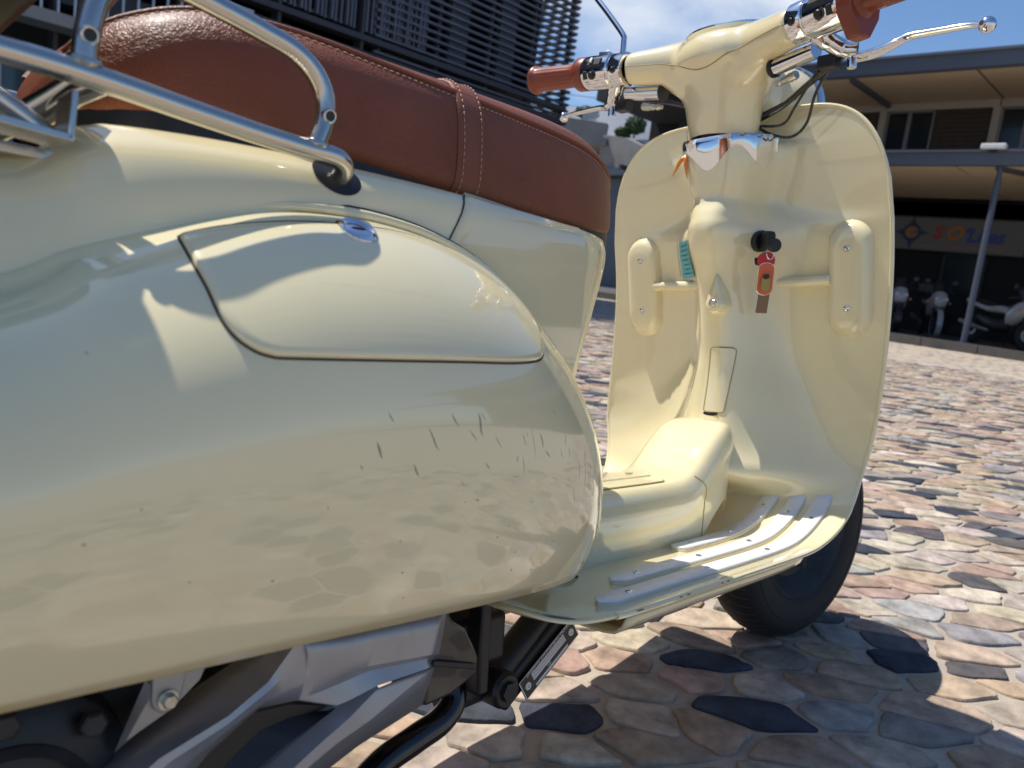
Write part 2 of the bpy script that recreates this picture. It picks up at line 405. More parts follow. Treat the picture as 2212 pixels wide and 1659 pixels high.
# panels of upright slats
x = -14.6; k = 0
while x < 8.6:
    mb = MB(); w = 1.55; kk = 0; xx = x+.04
    while xx < x+w-.06:
        mb.box((xx, 12.02+.03*((kk*7) % 3), 8.4), (.045, .09+.02*(kk % 2), 7.9)); xx += .095+(.03 if (kk % 5 == 0) else 0); kk += 1
    mb.box((x+w/2, 12.10, 4.5), (w-.05, .04, .05)); mb.box((x+w/2, 12.10, 7.3), (w-.05, .04, .05)); mb.box((x+w/2, 12.10, 10.3), (w-.05, .04, .05))
    a_(mb, "slat_panel", SLAT)
    mb = MB(); mb.box((x-.03, 12.1, 5.9), (.06, .24, 13.0-.2)); mb.V = [v+np.array((0, 0, .7)) for v in mb.V]; a_(mb, "post", SLATB)
    x += w+.10; k += 1
# screen of level louvres on the right end, its ends run past the wall
mb = MB(); z = 3.3; k = 0
while z < 12.2:
    mb.box((11.55, 12.02, z), (5.62, .10, .045)); z += .145; k += 1
a_(mb, "louvre_screen", SLAT)
mb = MB(); z = 3.3
while z < 12.2:
    mb.box((14.36, 14.1, z), (.10, 4.1, .045)); z += .145
a_(mb, "louvre_screen", SLATB)
for xx in (8.9, 10.3, 11.7, 13.0, 14.22): a_(MB().box((xx, 12.10, 7.6), (.07, .09, 9.2)), "post", SLATB)
for xx in (9.5, 11.0, 12.4):
    a_(MB().box((xx, 12.33, 7.9), (.5, .12, 7.4)), "window_blind", SLAT)
# what shows low down at the far left: a slab edge, railing bars and pale posts
a_(MB().box((3.6, 11.7, 3.08), (5.2, .5, .16)), "balcony_slab", CONC)
mb = MB()
for k in range(26): mb.box((1.0+k*.2, 11.48, 3.55), (.03, .03, .85))
mb.box((3.5, 11.48, 3.98), (5.2, .05, .05)); a_(mb, "balcony_rail", RAILM)
TEAL = mat("teal_glass", (.05, .10, .12), .15)
a_(MB().box((2.6, 12.9, 1.5), (5.0, .06, 2.7)), "shop_window", TEAL)
for k in range(9): a_(MB().box((.3+k*.55, 12.8, 1.5), (.04, .05, 2.7)), "window_mullion", RAILM)
for k in range(5): a_(MB().box((6.5+k*1.9, 12.4, 1.75), (.3, .3, 3.5)), "column", SLATB)

# ------------------------------------------------------------------ terrace at the back
LEAF = mat("leaf", (.045, .085, .022), .6, var=(3, .4)); BARK = mat("bark", (.10, .07, .045), .9)
T = thing("terrace_block", "raised concrete terrace with white walls beyond the left brake lever", "terrace", (22, 19, 0))
def t_(mb, name, m):
    mb.V = [v-np.array((22, 19, 0)) for v in mb.V]; return mb.build(name, m, T, False)
t_(MB().beam((21.5, 23.2, 6.30), (24.3, 18.55, 5.92), .5, .72), "parapet", CONC)
t_(MB().beam((22.4, 23.9, 5.8), (25.2, 18.9, 5.55), 3.0, .3), "deck", CONC)
t_(MB().box((27.5, 19.5, 2.6), (4.6, 7.5, 4.6)), "undercroft", VOID)
o = t_(MB().prism([(0, 4.62), (2.2, 4.62), (2.3, 5.28), (1.1, 5.72), (.0, 5.86)], 1.2, (25.2, 18.52, 0), (0, -1, 0), (0, 0, 1)), "ramp_wall", CONC)
t_(MB().box((24.4, 17.4, 4.45), (1.2, 2.6, .26)), "ramp_base", BLUEG)
t_(MB().box((24.8, 18.3, 2.2), (.8, 5.0, 4.2)), "blue_wall", BLUEG)
t_(MB().beam((26.6, 24.4, 6.9), (26.6, 17.0, 6.5), .3, 1.3), "white_wall", WHITEW)
t_(MB().beam((28.6, 24.6, 7.35), (28.6, 19.9, 7.2), .3, 1.6), "white_wall", WHITEW)
t_(MB().box((25.4, 18.3, 5.5), (.2, 2.4, .8)), "planter", WHITEW)
mb = MB()
for k in range(14): mb.box((24.2, 19.75-k*.055, 6.52), (.02, .02, .78))
mb.box((24.2, 19.39, 6.91), (.03, .8, .03)); mb.box((24.2, 19.39, 6.14), (.03, .8, .03)); t_(mb, "gate", RAILM)
for yy in (23.0, 21.8, 20.6): t_(MB().box((23.0+(23-yy)*.4, yy, 7.0), (.035, .035, 1.1)), "rail_post", RAILM)
mb = MB(); mb.beam((21.6, 23.2, 7.5), (24.2, 18.7, 7.2), .02, .02); mb.beam((21.6, 23.2, 7.1), (24.2, 18.7, 6.8), .015, .015); t_(mb, "rail_wire", RAILM)
def shrub(name, label, loc, rx, rz, n, h0, seed):
    rg = np.random.default_rng(seed); t = thing(name, label, "shrub", loc)
    mb = MB()
    for k in range(n):
        v = rg.normal(size=3); v /= np.linalg.norm(v); c = v*rg.uniform(.45, 1)**.5*np.array((rx, rx, rz))+np.array((0, 0, h0+rz)); s = rg.uniform(.05, .11)
        a = rg.normal(size=3); a /= np.linalg.norm(a); b = np.cross(a, v); b /= np.linalg.norm(b)+1e-9
        mb.add([c-a*s, c-b*s*.5, c+a*s, c+b*s*.5], [(0, 1, 2, 3)])
    o = obj("crown", mb.V, mb.F, LEAF, t, False)
    MB().tube([(0, 0, 0), (.02, 0, h0+rz*.7)], [.04, .025], 8).build("stem", BARK, t); return t
shrub("shrub", "green spreading shrub above the white terrace wall by the lever tip", (24.6, 19.9, 6.55), .50, .26, 420, .02, 1)
shrub("shrub", "low round shrub on the planter between the lever and the handlebar neck", (25.0, 18.3, 5.9), .36, .20, 320, .02, 2)
shrub("shrub", "tallest dark green bush on the terrace next to the dark building edge", (25.0, 17.75, 5.9), .42, .36, 460, .12, 3)

# ------------------------------------------------------------------ long building with two canopies on the right
TAN = mat("tan_soffit", (.66, .51, .33), .7, var=(.6, .12)); STONEB = mat("stone_band", (.42, .38, .33), .85, var=(1.2, .12)); WOOD = mat("dark_wood_board", (.055, .038, .028), .7, var=(5, .4)); FRAMEM = mat("window_frame_metal", (.22, .22, .23), .5, metal=.3)
FASC = mat("slate_fascia", (.11, .125, .16), .5, metal=.1, var=(1.4, .12))
SIGNW = mat("sign_board", (.145, .145, .15), .6)
B = thing("arcade_building", "long two storey building with tan canopies, timber shutters and a shop arcade", "building", (20, 0, 0))
def b_(mb, name, m, par=None):
    mb.V = [v-np.array((20, 0, 0)) for v in mb.V]; return mb.build(name, m, par or B, False)
Y0, Y1 = -16.0, 11.3; YC, YL = (Y0+Y1)/2, Y1-Y0
b_(MB().box((20.6, YC, 5.62), (7.2, YL, .06)), "roof", SLATB)
b_(MB().box((17.0, YC, 5.50), (.22, YL, .27)), "eaves_fascia", FASC); b_(MB().box((16.99, YC, 5.66), (.32, YL, .05)), "gutter", FASC)
b_(MB().box((16.95, YC-3, 3.655), (.16, YL+6-6, .25)), "canopy_fascia", FASC); b_(MB().box((16.93, YC, 3.79), (.26, YL, .035)), "gutter", FASC)
# soffit panels, one by one
y = Y1-.05; k = 0
while y > Y0+2:
    b_(MB().box((18.35, y-1.17, 5.405), (2.5, 2.32, .03)), "soffit_panel", TAN)
    b_(MB().box((19.4, y-1.17, 3.555), (4.7, 2.32, .03)), "soffit_panel", TAN)
    if k % 2 == 0:
        b_(MB().box((18.35, y, 5.36), (2.5, .09, .14)), "soffit_beam", BLUEG); b_(MB().box((19.4, y+1.0, 3.50), (4.7, .08, .12)), "soffit_beam", BLUEG)
    y -= 2.37; k += 1
b_(MB().box((21.5, YC, 4.55), (3.6, YL, 1.9)), "upper_wall", SLATB)
for k in range(int(YL/2.37)+1):
    yy = Y1-k*2.37
    if yy-2.3 < Y0: break
    b_(MB().box((19.60, yy-1.185, 5.30), (.16, 2.35, .17)), "stone_band", STONEB)
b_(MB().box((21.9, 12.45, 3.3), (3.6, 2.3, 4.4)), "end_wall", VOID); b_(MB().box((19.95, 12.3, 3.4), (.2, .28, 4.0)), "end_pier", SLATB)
b_(MB().box((20.6, 12.3, 5.42), (7.0, 2.2, .30)), "end_roof", SLATB)
# windows and shutters: window (frame, panes) then a panel of boards
wy = 4.32+.06
for k in range(-6, 4):
    yc = 3.63+k*2.37      # centre of a window
    if yc+1.6 > Y1 or yc-1.2 < Y0: continue
    b_(MB().box((19.56, yc+.60, 4.76), (.14, .15, .93)), "window_jamb", STONEB)
    f = b_(MB().box((19.60, yc+.50, 4.76), (.07, .045, .91)).box((19.60, yc-.50, 4.76), (.07, .045, .91)).box((19.60, yc, 5.195), (.07, 1.0, .045)).box((19.60, yc, 4.325), (.07, 1.0, .045)).box((19.60, yc+.02, 4.76), (.06, .09, .87)), "window", FRAMEM)
    for dy in (-.235, .265): b_(MB().box((19.63, yc+dy, 4.76), (.02, .44, .86)), "pane", DARKW, f)
    sh = b_(MB().box((19.64, yc-1.185+.02, 4.76), (.04, 1.27, .90)), "shutter", SLATB)
    for j in range(9): b_(MB().box((19.59, yc-1.165, 4.36+j*.10), (.05, 1.25, .090)), "board", WOOD, sh)
    b_(MB().box((19.58, yc-.545, 4.76), (.05, .04, .92)), "trim", mats_trim if False else WOOD)
# arcade: back wall, shop fronts and sign
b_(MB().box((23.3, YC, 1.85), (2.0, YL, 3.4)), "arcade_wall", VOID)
b_(MB().box((22.9, YC, 3.30), (1.2, YL, .42)), "arcade_lintel", SLATB)
for k in range(11):
    yy = 9.8-k*2.2
    fr_ = b_(MB().box((22.26, yy, 1.2), (.06, .06, 2.1)).box((22.26, yy-.95, 1.2), (.06, .06, 2.1)).box((22.26, yy-.47, 2.22), (.06, 1.0, .06)), "shop_door", GREYDARK); b_(MB().box((22.29, yy-.47, 1.2), (.02, .9, 2.0)), "pane", DARKW, fr_)
for yy in (8.8, 3.4, -2.4, -8):
    pass
sg_ = thing("shop_sign", "shop sign with a compass emblem and red and blue SO'Lifes lettering under the canopy", "sign", (22.08, 5.3, 2.67))
def s_(mb, name, m): return mb.build(name, m, sg_, False)
s_(MB().box((.05, 0, 0), (.10, 3.3, .84)), "board", SIGNW)
s_(MB().box((.02, 0, .43), (.14, 3.36, .03)).box((.02, 0, -.43), (.14, 3.36, .03)), "frame", GREYDARK)
RED_ = mat("sign_red", (.36, .04, .02), .5); ORG_ = mat("sign_orange", (.42, .14, .025), .5); BLU_ = mat("sign_blue", (.02, .06, .28), .5); NAVY = mat("sign_navy", (.03, .05, .12), .5)
em = MB(); em.tube([(-.015, .95+.20*math.cos(t), .02+.20*math.sin(t)) for t in np.linspace(0, 2*math.pi, 36, endpoint=False)], .028, 6, closed=True)
for k in range(4):
    t = k*math.pi/2; c = np.array((-.012, .95, .02)); d = np.array((0, math.cos(t), math.sin(t))); e = np.array((0, -math.sin(t), math.cos(t)))
    em.prism([(0, -.09), (.16, -.02), (.16, .02), (0, .09)], .012, c+d*.20, d, e); em.lathe([(.03, -.006), (.03, .006), (.0001, .006)], c+d*.38, (1, 0, 0), 10)
s_(em, "emblem", NAVY)
em = MB(); em.prism([(.13*math.cos(t), .13*math.sin(t)) for t in np.linspace(.6, 2*math.pi-.6, 24)]+[(.05*math.cos(t), .05*math.sin(t)) for t in np.linspace(2*math.pi-.8, .8, 16)], .014, (-.012, .95, .02), (0, -1, 0), (0, 0, 1)); s_(em, "emblem_letter", ORG_)
def stext(body, size, y, z, m, name, shear=.25, bold=.012):
    cu_ = bpy.data.curves.new(name, 'FONT'); cu_.body = body; cu_.size = size; cu_.extrude = .012; cu_.shear = shear; cu_.offset = bold
    t = bpy.data.objects.new(name, cu_); S.collection.objects.link(t); dgx = bpy.context.evaluated_depsgraph_get(); me = bpy.data.meshes.new_from_object(t.evaluated_get(dgx)); bpy.data.objects.remove(t)
    me.transform(Matrix(((0, 0, -1, -.008), (-1, 0, 0, y), (0, 1, 0, z), (0, 0, 0, 1)))); me.materials.clear(); me.materials.append(m)
    o = bpy.data.objects.new(name, me); S.collection.objects.link(o); o.parent = sg_; return o
stext("S", .46, .44, -.10, RED_, "lettering"); stext("O", .46, .13, -.10, ORG_, "lettering"); stext("'Lifes", .46, -.26, -.14, BLU_, "lettering")
em = MB()
for k in range(24):
    yy = .75-k*.085
    if k in (6, 13, 15): continue
    em.box((-.006, yy, -.30), (.012, .055, .032))
tag(s_(em, "small_print", ORG_), kind="stuff")
# column, floodlight
pc = thing("steel_column", "slim grey steel column holding up the canopy edge at the right", "column", (17.0, 3.36, .15))
MB().lathe([(.058, 0), (.058, 3.12), (.045, 3.2), (.045, 3.36)], (0, 0, 0), (0, 0, 1), 16, True).build("shaft", BLUEG, pc); MB().box((0, 0, .012), (.24, .24, .024)).build("base_plate", BLUEG, pc, False)
MB().beam((0, .05, 3.36), (1.9, -.9, 3.36), .09, .10).build("arm", BLUEG, pc, False)
fl = thing("floodlight", "small white floodlight fixed on the front edge of the lower canopy", "lamp", (16.82, 3.50, 3.83))
bevel(MB().box((0, 0, .03), (.16, .42, .10)).build("housing", WHITEW, fl, False), .02); MB().box((.0, 0, -.04), (.05, .16, .06)).build("bracket", GREYDARK, fl, False); MB().box((-.083, 0, .03), (.008, .36, .06)).build("lens", WHITEW, fl, False)
shrub("roof_shrub", "dark scrubby plant poking above the upper eaves next to the clutch cables", (18.0, 5.2, 5.6), .5, .16, 300, .02, 5)

# ------------------------------------------------------------------ motorcycles in the shade of the arcade
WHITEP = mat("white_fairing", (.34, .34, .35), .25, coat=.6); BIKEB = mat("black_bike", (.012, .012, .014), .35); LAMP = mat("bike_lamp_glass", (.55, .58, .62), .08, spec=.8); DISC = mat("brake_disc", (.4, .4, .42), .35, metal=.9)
def motorbike(name, label, loc, rotz, body, kind, group):
    """x forward"""
    t = thing(name, label, "motorcycle", loc, rotz, group)
    for X_, n_ in ((.68, 'front'), (-.62, 'rear')):
        w = MB().lathe([(.20, -.045), (.25, -.058), (.285, -.045), (.30, 0), (.285, .045), (.25, .058), (.20, .045)], (X_, 0, .30), (0, 1, 0), 28, False, (1, 0, 0)).build("wheel", RUBBER, t)
        MB().lathe([(.205, -.04), (.19, -.02), (.05, -.02), (.03, -.05), (.0001, -.05)], (X_, 0, .30), (0, 1, 0), 20, False, (1, 0, 0)).build("rim", GREYDARK, w); MB().lathe([(.205, .04), (.19, .02), (.05, .02), (.03, .05), (.0001, .05)], (X_, 0, .30), (0, 1, 0), 20, False, (1, 0, 0)).build("rim", GREYDARK, w)
        MB().lathe([(.13, -.055), (.07, -.055), (.07, -.05), (.13, -.05), (.13, -.055)], (X_, 0, .30), (0, 1, 0), 20, False, (1, 0, 0)).build("brake_disc", DISC, w)
    fk = MB()
    for s in (-1, 1): fk.tube([(.68, s*.085, .30), (.50, s*.08, .82)], .022, 10)
    fk.build("fork", GREYDARK, t)
    MB().lathe([(.315, -.06), (.33, 0), (.315, .06)], (.68, 0, .30), (0, 1, 0), 24, False, (1, 0, 0)).build("front_mudguard", body if kind else BIKEB, t)
    f = MB(); rg = lambda x, z, w, h, k=18: [np.array((x, w*math.copysign(abs(math.cos(a))**.8, math.cos(a)), z+h*math.copysign(abs(math.sin(a))**.8, math.sin(a)))) for a in np.linspace(0, 2*math.pi, k, endpoint=False)]
    f.loft([rg(.74, .80, .05, .06), rg(.70, .80, .13, .13), rg(.58, .82, .17, .19), rg(.40, .72, .20, .22), rg(.22, .62, .17, .20)]); f.build("front_fairing", body, t)
    f = MB(); f.loft([rg(.28, .46, .12, .14), rg(.0, .42, .15, .15), rg(-.30, .48, .15, .16), rg(-.5, .55, .10, .10)]); f.build("engine", BIKEB, t)
    f = MB(); f.loft([rg(.20, .72, .10, .06), rg(.02, .76, .15, .09), rg(-.25, .74, .16, .07), rg(-.6, .82, .13, .07), rg(-.85, .88, .08, .05)]); f.build("tail_body", body if kind != 1 else BIKEB, t)
    f = MB(); f.loft([rg(.05, .83, .11, .03), rg(-.2, .82, .15, .045), rg(-.45, .86, .15, .05), rg(-.75, .93, .10, .035)]); f.build("seat", BIKEB, t)
    for s in (-1, 1):
        l = MB().lathe([(.001, .075), (.03, .07), (.048, .045), (.055, 0)], (.70, s*.085, .83), (1, s*.25, .1), 16).build("headlight", LAMP, t)
        MB().lathe([(.058, -.01), (.062, .002), (.056, .010)], (.70, s*.085, .83), (1, s*.25, .1), 16).build("bezel", BIKEB, l)
        MB().tube([(.46, s*.12, 1.0), (.44, s*.26, 1.20)], .010, 8).build("mirror_arm", BIKEB, t); m_ = MB().lathe([(.001, .03), (.05, .02), (.065, 0), (.001, -.002)], (.44, s*.28, 1.22), (1, 0, 0), 14).build("mirror", BIKEB, t)
        MB().lathe([(.001, .03), (.022, .02), (.026, 0)], (.55, s*.22, .76), (1, s*.4, 0), 10).build("indicator", AMBER, t)
    MB().tube(catmull([(.36, -.34, .98), (.42, -.2, 1.01), (.45, 0, .97), (.42, .2, 1.01), (.36, .34, .98)], 5), .014, 10).build("handlebar", GREYDARK, t)
    sc_ = MB(); sc_.loft([[np.array((.62-.09*abs(q)**2-.2*h_, q*.17*(1-.35*h_), .93+.30*h_)) for q in np.linspace(-1, 1, 11)] for h_ in (0, .35, .7, 1)], closed=False); o = sc_.build("windscreen", DARKW, t); solid(o, .006)
    if kind == 2: o = MB().box((-.88, 0, 1.08), (.34, .38, .28)).build("top_box", BIKEB, t); bevel(o, .05, 3)
    MB().tube([(-.1, -.16, .30), (-.5, -.19, .36), (-.8, -.2, .44)], [.03, .055, .05], 12).build("silencer", DISC, t)
    MB().tube([(0, .13, .30), (-.05, .28, .0)], .013, 8).build("side_stand", GREYDARK, t)
    return t
GP = "motorcycles parked under the arcade"
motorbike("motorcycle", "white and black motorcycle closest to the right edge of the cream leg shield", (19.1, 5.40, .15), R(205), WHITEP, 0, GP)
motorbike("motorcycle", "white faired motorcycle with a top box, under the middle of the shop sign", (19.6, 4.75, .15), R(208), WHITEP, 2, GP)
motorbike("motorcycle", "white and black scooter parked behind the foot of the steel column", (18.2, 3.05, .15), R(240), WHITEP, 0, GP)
motorbike("motorcycle", "black motorcycle deep in the shade at the right edge of the picture", (19.9, 2.2, .15), R(225), BIKEB, 1, GP)
motorbike("motorcycle", "black motorcycle seen past the saddle nose, left one of the two in the gap", (17.9, 11.3, .15), R(215), BIKEB, 1, GP)
motorbike("motorcycle", "black motorcycle in the gap directly beside the left edge of the leg shield", (18.0, 10.2, .15), R(200), BIKEB, 1, GP)
# ------------------------------------------------------------------ the scooter (its own axes: x forward, y left, z up; it leans left on its stand)
SC = thing("scooter", "cream retro scooter with brown leather saddle and grips, close up on the cobbles", "scooter")
lean, nose = R(7.972), R(2.9084)
SC.matrix_world = Matrix.Translation((0.0036, 0.0101, 0.0717)) @ Matrix.Rotation(nose, 4, 'Y') @ Matrix.Rotation(-lean, 4, 'X')
SCM = SC.matrix_world.copy()

# --- side cowl: ribs run from the outline O over the bulge to the bottom edge B
COWL_O = [(-.34, .36, .150), (-.28, .405, .155), (-.20, .445, .16), (-.10, .475, .165), (0, .505, .165), (.071, .529, .165), (.101, .546, .165), (.135, .560, .165),
          (.174, .574, .165), (.212, .585, .165), (.252, .591, .165), (.301, .593, .165), (.354, .588, .165), (.409, .574, .162), (.462, .548, .157), (.508, .515, .148),
          (.553, .468, .136), (.586, .420, .124), (.604, .375, .114), (.606, .340, .110), (.598, .308, .110)]
COWL_B = [(-.34, .345), (-.28, .340), (-.20, .338), (-.10, .335), (0, .3325), (.071, .3305), (.101, .330), (.135, .329), (.174, .328), (.212, .327), (.252, .3255),
          (.301, .3230), (.354, .320), (.405, .3165), (.45, .313), (.49, .3095), (.525, .306), (.555, .304), (.577, .3035), (.59, .304), (.597, .306)]
OC = catmull(COWL_O, 7); BC = catmull([(a, b, 0) for a, b in COWL_B], 7)
def cowl_y(x):     # greatest half width in plan
    return smooth_interp(x, [(-.34, .16), (-.25, .198), (-.12, .232), (0, .246), (.15, .252), (.30, .251), (.42, .240), (.50, .220), (.55, .193), (.58, .165), (.598, .130), (.61, .110)])
def cowl_pt(u, s):
    f = u*(len(OC)-1); i = min(int(f), len(OC)-2); t = f-i
    o = OC[i]*(1-t)+OC[i+1]*t; b = BC[i]*(1-t)+BC[i+1]*t
    q = s if s < 0 else s
    x = o[0]*(1-q)+b[0]*q; z = o[1]*(1-q)+b[1]*q
    ln = abs(o[1]-b[1]); Y = max(cowl_y(x), o[2]); c = .50
    if q < c: y = o[2]+(Y-o[2])*max(0, 1-(1-q/c)**1.95)**.74
    else: y = Y-(Y*.12)*((q-c)/(1-c))**2
    return np.array((x, -y, z))
def cowl_grid(sgn=1):
    def f(u, v):
        s = v**1.7
        q = cowl_pt(u, s); q[1] *= sgn; return q
    return grid(150, 46, f)
V, F = cowl_grid()
# turned-in flange along the top outline and a rolled lip along the bottom
cowl = fixn(obj("side_cowl", V, F, CREAM, SC)); tag(cowl, "right bulging side cowl with a hatch and dark scuff marks")
CB = bvh(cowl); solid(cowl, .0025, 1 if False else -1)
def on_cowl(x, z, off=.0):
    hit = CB.ray_cast(Vector((x, -1, z)), Vector((0, 1, 0)))
    if hit[0] is None: return None, None
    n = np.array(hit[1]);
    if n[1] > 0: n = -n
    return np.array(hit[0])+n*off, n
V, F = cowl_grid(-1); c2 = fixn(obj("side_cowl", V, F, CREAM, SC)); solid(c2, .0025)
# ridge bead that follows the top edge of the cowl
bead = [np.array((o[0], -o[2]+.004, o[1]+.0035)) for o in OC[::2] if o[0] < .52]
MB().tube(bead, .0042, 10).build("edge_bead", CREAM, cowl)
bead2 = [np.array((o[0], -o[2]+.006, o[1]+.0085)) for o in OC[::2] if o[0] < .53]
MB().tube(bead2, .0012, 6).build("edge_gap", GAP, cowl)
# hatch in the cowl
HATCH = [(.1512, .556), (.1535, .5590), (.1584, .5615), (.1726, .5665), (.1892, .5712), (.2123, .5762), (.2318, .5795), (.2595, .5830), (.2804, .5845), (.3071, .5855), (.3421, .5835), (.374, .577), (.400, .566), (.4225, .547), (.4285, .5285), (.4200, .5125), (.4110, .5045), (.3960, .5015), (.3647, .4995), (.3147, .4986), (.2384, .4967), (.1858, .4955), (.1767, .496), (.1687, .4982), (.1601, .5041), (.1546, .5137), (.1524, .5294), (.1508, .5425)]
hp = [np.array((a, b, 0)) for a, b in HATCH]; hp = catmull(hp, 5, True)
poly = [(q[0], q[1]) for q in hp]
def inside(x, z):
    c = False; j = len(poly)-1
    for i in range(len(poly)):
        if (poly[i][1] > z) != (poly[j][1] > z) and x < (poly[j][0]-poly[i][0])*(z-poly[i][1])/(poly[j][1]-poly[i][1])+poly[i][0]: c = not c
        j = i
    return c
cx, cz = .285, .535
def hatch_mesh():
    """rings shrink from the outline to its middle line, all laid on the cowl"""
    V = []; F = []; n = len(poly); rings = 26
    for k in range(rings+1):
        s = (1-k/rings)
        for (a, b) in poly:
            mx = min(max(a, .21), .36); mz = .538
            inset = .0015
            x = mx+(a-mx)*s; z = mz+(b-mz)*s
            if k == 0: off = -.0006
            elif k == 1: off = .0018; 
            else: off = .0028
            if k == 1:
                x = mx+(a-mx)*.992; z = mz+(b-mz)*.985
            elif k == 2: x = mx+(a-mx)*.975; z = mz+(b-mz)*.95
            q, nn = on_cowl(x, z, off); V.append(q)
    for k in range(rings):
        for i in range(n): F.append((k*n+i, k*n+(i+1) % n, (k+1)*n+(i+1) % n, (k+1)*n+i))
    return V, F
V, F = hatch_mesh(); hatch = fixn(obj("hatch_lid", V, F, CREAM, cowl)); tag(hatch, "rounded hatch lid set into the right side cowl")
loop = []
for (a, b) in poly:
    dx, dz = a-cx, b-cz; q, nn = on_cowl(a+dx*.004, b+dz*.02, .0001); loop.append(q)
MB().tube(loop, .0008, 6, closed=True).build("hatch_gap", GAP, cowl)
# lock badge at the top of the hatch
q, n = on_cowl(.2630, .5775); e1 = np.cross(n, [0, 1, 0.]); e1 = np.array([1, 0, 0])-n*n[0]; e1 /= np.linalg.norm(e1); e2 = np.cross(n, e1)
def oval(a, b, hh, k=32): return [q+n*hh+e1*a*math.cos(t)+e2*b*math.sin(t) for t in np.linspace(0, 2*math.pi, k, endpoint=False)]
MB().loft([oval(.0140, .0132, .0), oval(.0137, .0128, .0036), oval(.0122, .0114, .0050), oval(.0108, .0100, .0046), oval(.0094, .0086, .0032)], cap=False).build("lock_ring", CHROME, cowl)
MB().loft([oval(.0094, .0086, .0032), oval(.0086, .0078, .0036), oval(.0052, .0048, .0041)]).build("lock_barrel", CHROME, cowl)
MB().loft([oval(.0056, .0014, .0041, 12), oval(.0052, .0012, .0045, 12)]).build("key_slot", BLACK, cowl)
MB().tube(oval(.0146, .0138, .0008), .0010, 6, closed=True).build("lock_gap", GAP, cowl)
# scuffs and scratches on the cowl (x, z, length, lean, width)
def mark(x, z, L, ang, w, mb=None, m=None):
    P = []
    for t in np.linspace(0, 1, 7):
        a = ang+.35*(t-.5)*random.uniform(-1, 1)
        q, nn = on_cowl(x+L*t*math.sin(a), z-L*t*math.cos(a), -w*.62)
        if q is None: return
        P.append(q)
    rad = [w*(.25+.75*math.sin(math.pi*min(1, (i+.6)/6.9))) for i in range(7)]
    if mb is None: MB().tube(P, rad, 6).build("scuff_mark", m or SCRATCH, cowl, sharp=0)
    else: mb.tube(P, rad, 6)
for x, z, x2, z2, w in [(0.248, 0.4679, 0.2535, 0.4579, 1), (0.2402, 0.4508, 0.2475, 0.4363, 2), (0.2792, 0.4584, 0.2931, 0.4379, 1.5), (0.2994, 0.4669, 0.3079, 0.4534, 1.3), (0.3249, 0.4678, 0.3311, 0.4453, 2), (0.3272, 0.4663, 0.3348, 0.4584, 0.7), (0.27, 0.4357, 0.277, 0.4238, 1.5), (0.3163, 0.4557, 0.3278, 0.4437, 0.9), (0.3358, 0.4315, 0.3422, 0.4253, 1.1), (0.3732, 0.452, 0.3818, 0.4377, 0.9), (0.3954, 0.4511, 0.4048, 0.4348, 1.6), (0.4037, 0.4362, 0.415, 0.429, 1.2), (0.5165, 0.4843, 0.5287, 0.4621, 1), (0.5108, 0.4677, 0.5128, 0.4458, 1.1), (0.5128, 0.4458, 0.5599, 0.4105, 1), (0.4145, 0.4661, 0.4199, 0.461, 0.8), (0.3797, 0.4511, 0.3812, 0.4461, 0.8), (0.3416, 0.4523, 0.3544, 0.4364, 0.7), (0.4334, 0.449, 0.4353, 0.4344, 0.9), (0.439, 0.4392, 0.4434, 0.4236, 0.8), (0.376, 0.4358, 0.3837, 0.4163, 0.8), (0.3702, 0.4346, 0.3721, 0.428, 1), (0.3308, 0.4067, 0.3363, 0.4042, 1), (0.3934, 0.3969, 0.3994, 0.398, 0.7), (0.2304, 0.4368, 0.2333, 0.4324, 0.9), (0.3124, 0.4217, 0.3206, 0.4152, 0.5), (0.3659, 0.4188, 0.3791, 0.4184, 0.5)]:
    mark(x, z, math.hypot(x2-x, z2-z), math.atan2(x2-x, z-z2), w*.00062)
for k in range(12): mark(random.uniform(.36, .54), random.uniform(.40, .47), random.uniform(.01, .04), random.uniform(.1, .5), .0005, m=SCRATCH2)
specks = MB()
for k in range(13): mark(random.uniform(.2, .5), random.uniform(.34, .42), random.uniform(.0012, .004), random.uniform(-1.5, 1.5), random.uniform(.0005, .0010), specks)
for k in range(5): mark(random.uniform(.07, .2), random.uniform(.36, .5), random.uniform(.001, .003), random.uniform(-1.5, 1.5), .0008, specks)
tag(specks.build("paint_speck", SCRATCH, cowl, sharp=0), kind='stuff')

# --- rear body: panel between the saddle and the cowls
def rim_z(x): return smooth_interp(x, [(-.34, .50), (-.2, .555), (-.05, .590), (.04, .592), (.075, .595), (.088, .598), (.097, .603), (.106, .613), (.117, .621), (.14, .6255), (.2, .6305), (.27, .6335), (.35, .6365), (.45, .639), (.56, .641), (.64, .646), (.70, .650)])
def rim_y(x): return smooth_interp(x, [(-.34, .06), (-.25, .075), (-.1, .10), (.02, .118), (.09, .126), (.15, .134), (.25, .140), (.35, .138), (.45, .133), (.52, .128), (.58, .120)])
def body_section(x):
    rz, ry = rim_z(x), rim_y(x)
    cz = smooth_interp(x, [(o[0], o[1]) for o in COWL_O if o[0] < .56]) if x < .5 else .50
    sh = smooth_interp(x, [(-.34, .05), (.0, .036), (.10, .033), (.18, .022), (.27, .012), (.36, .007), (.5, .005)])
    low = max(rz-.10, .47)
    return [(0, rz-.004), (ry*.5, rz-.003), (ry-.012, rz-.001), (ry, rz-.0005), (ry+.004+sh*.25, rz-.004-sh*.10), (ry+.006+sh*.62, rz-.008-sh*.35), (ry+.008+sh*.86, rz-.014-sh*.75), (ry+.009+sh*.95, rz-.026-sh*.9), (ry+.010+sh*.9, rz-.050-sh), (ry+.008+sh*.6, low-.02), (ry-.01, low-.10)]
xs = list(np.linspace(-.34, .58, 64)); nS = 40
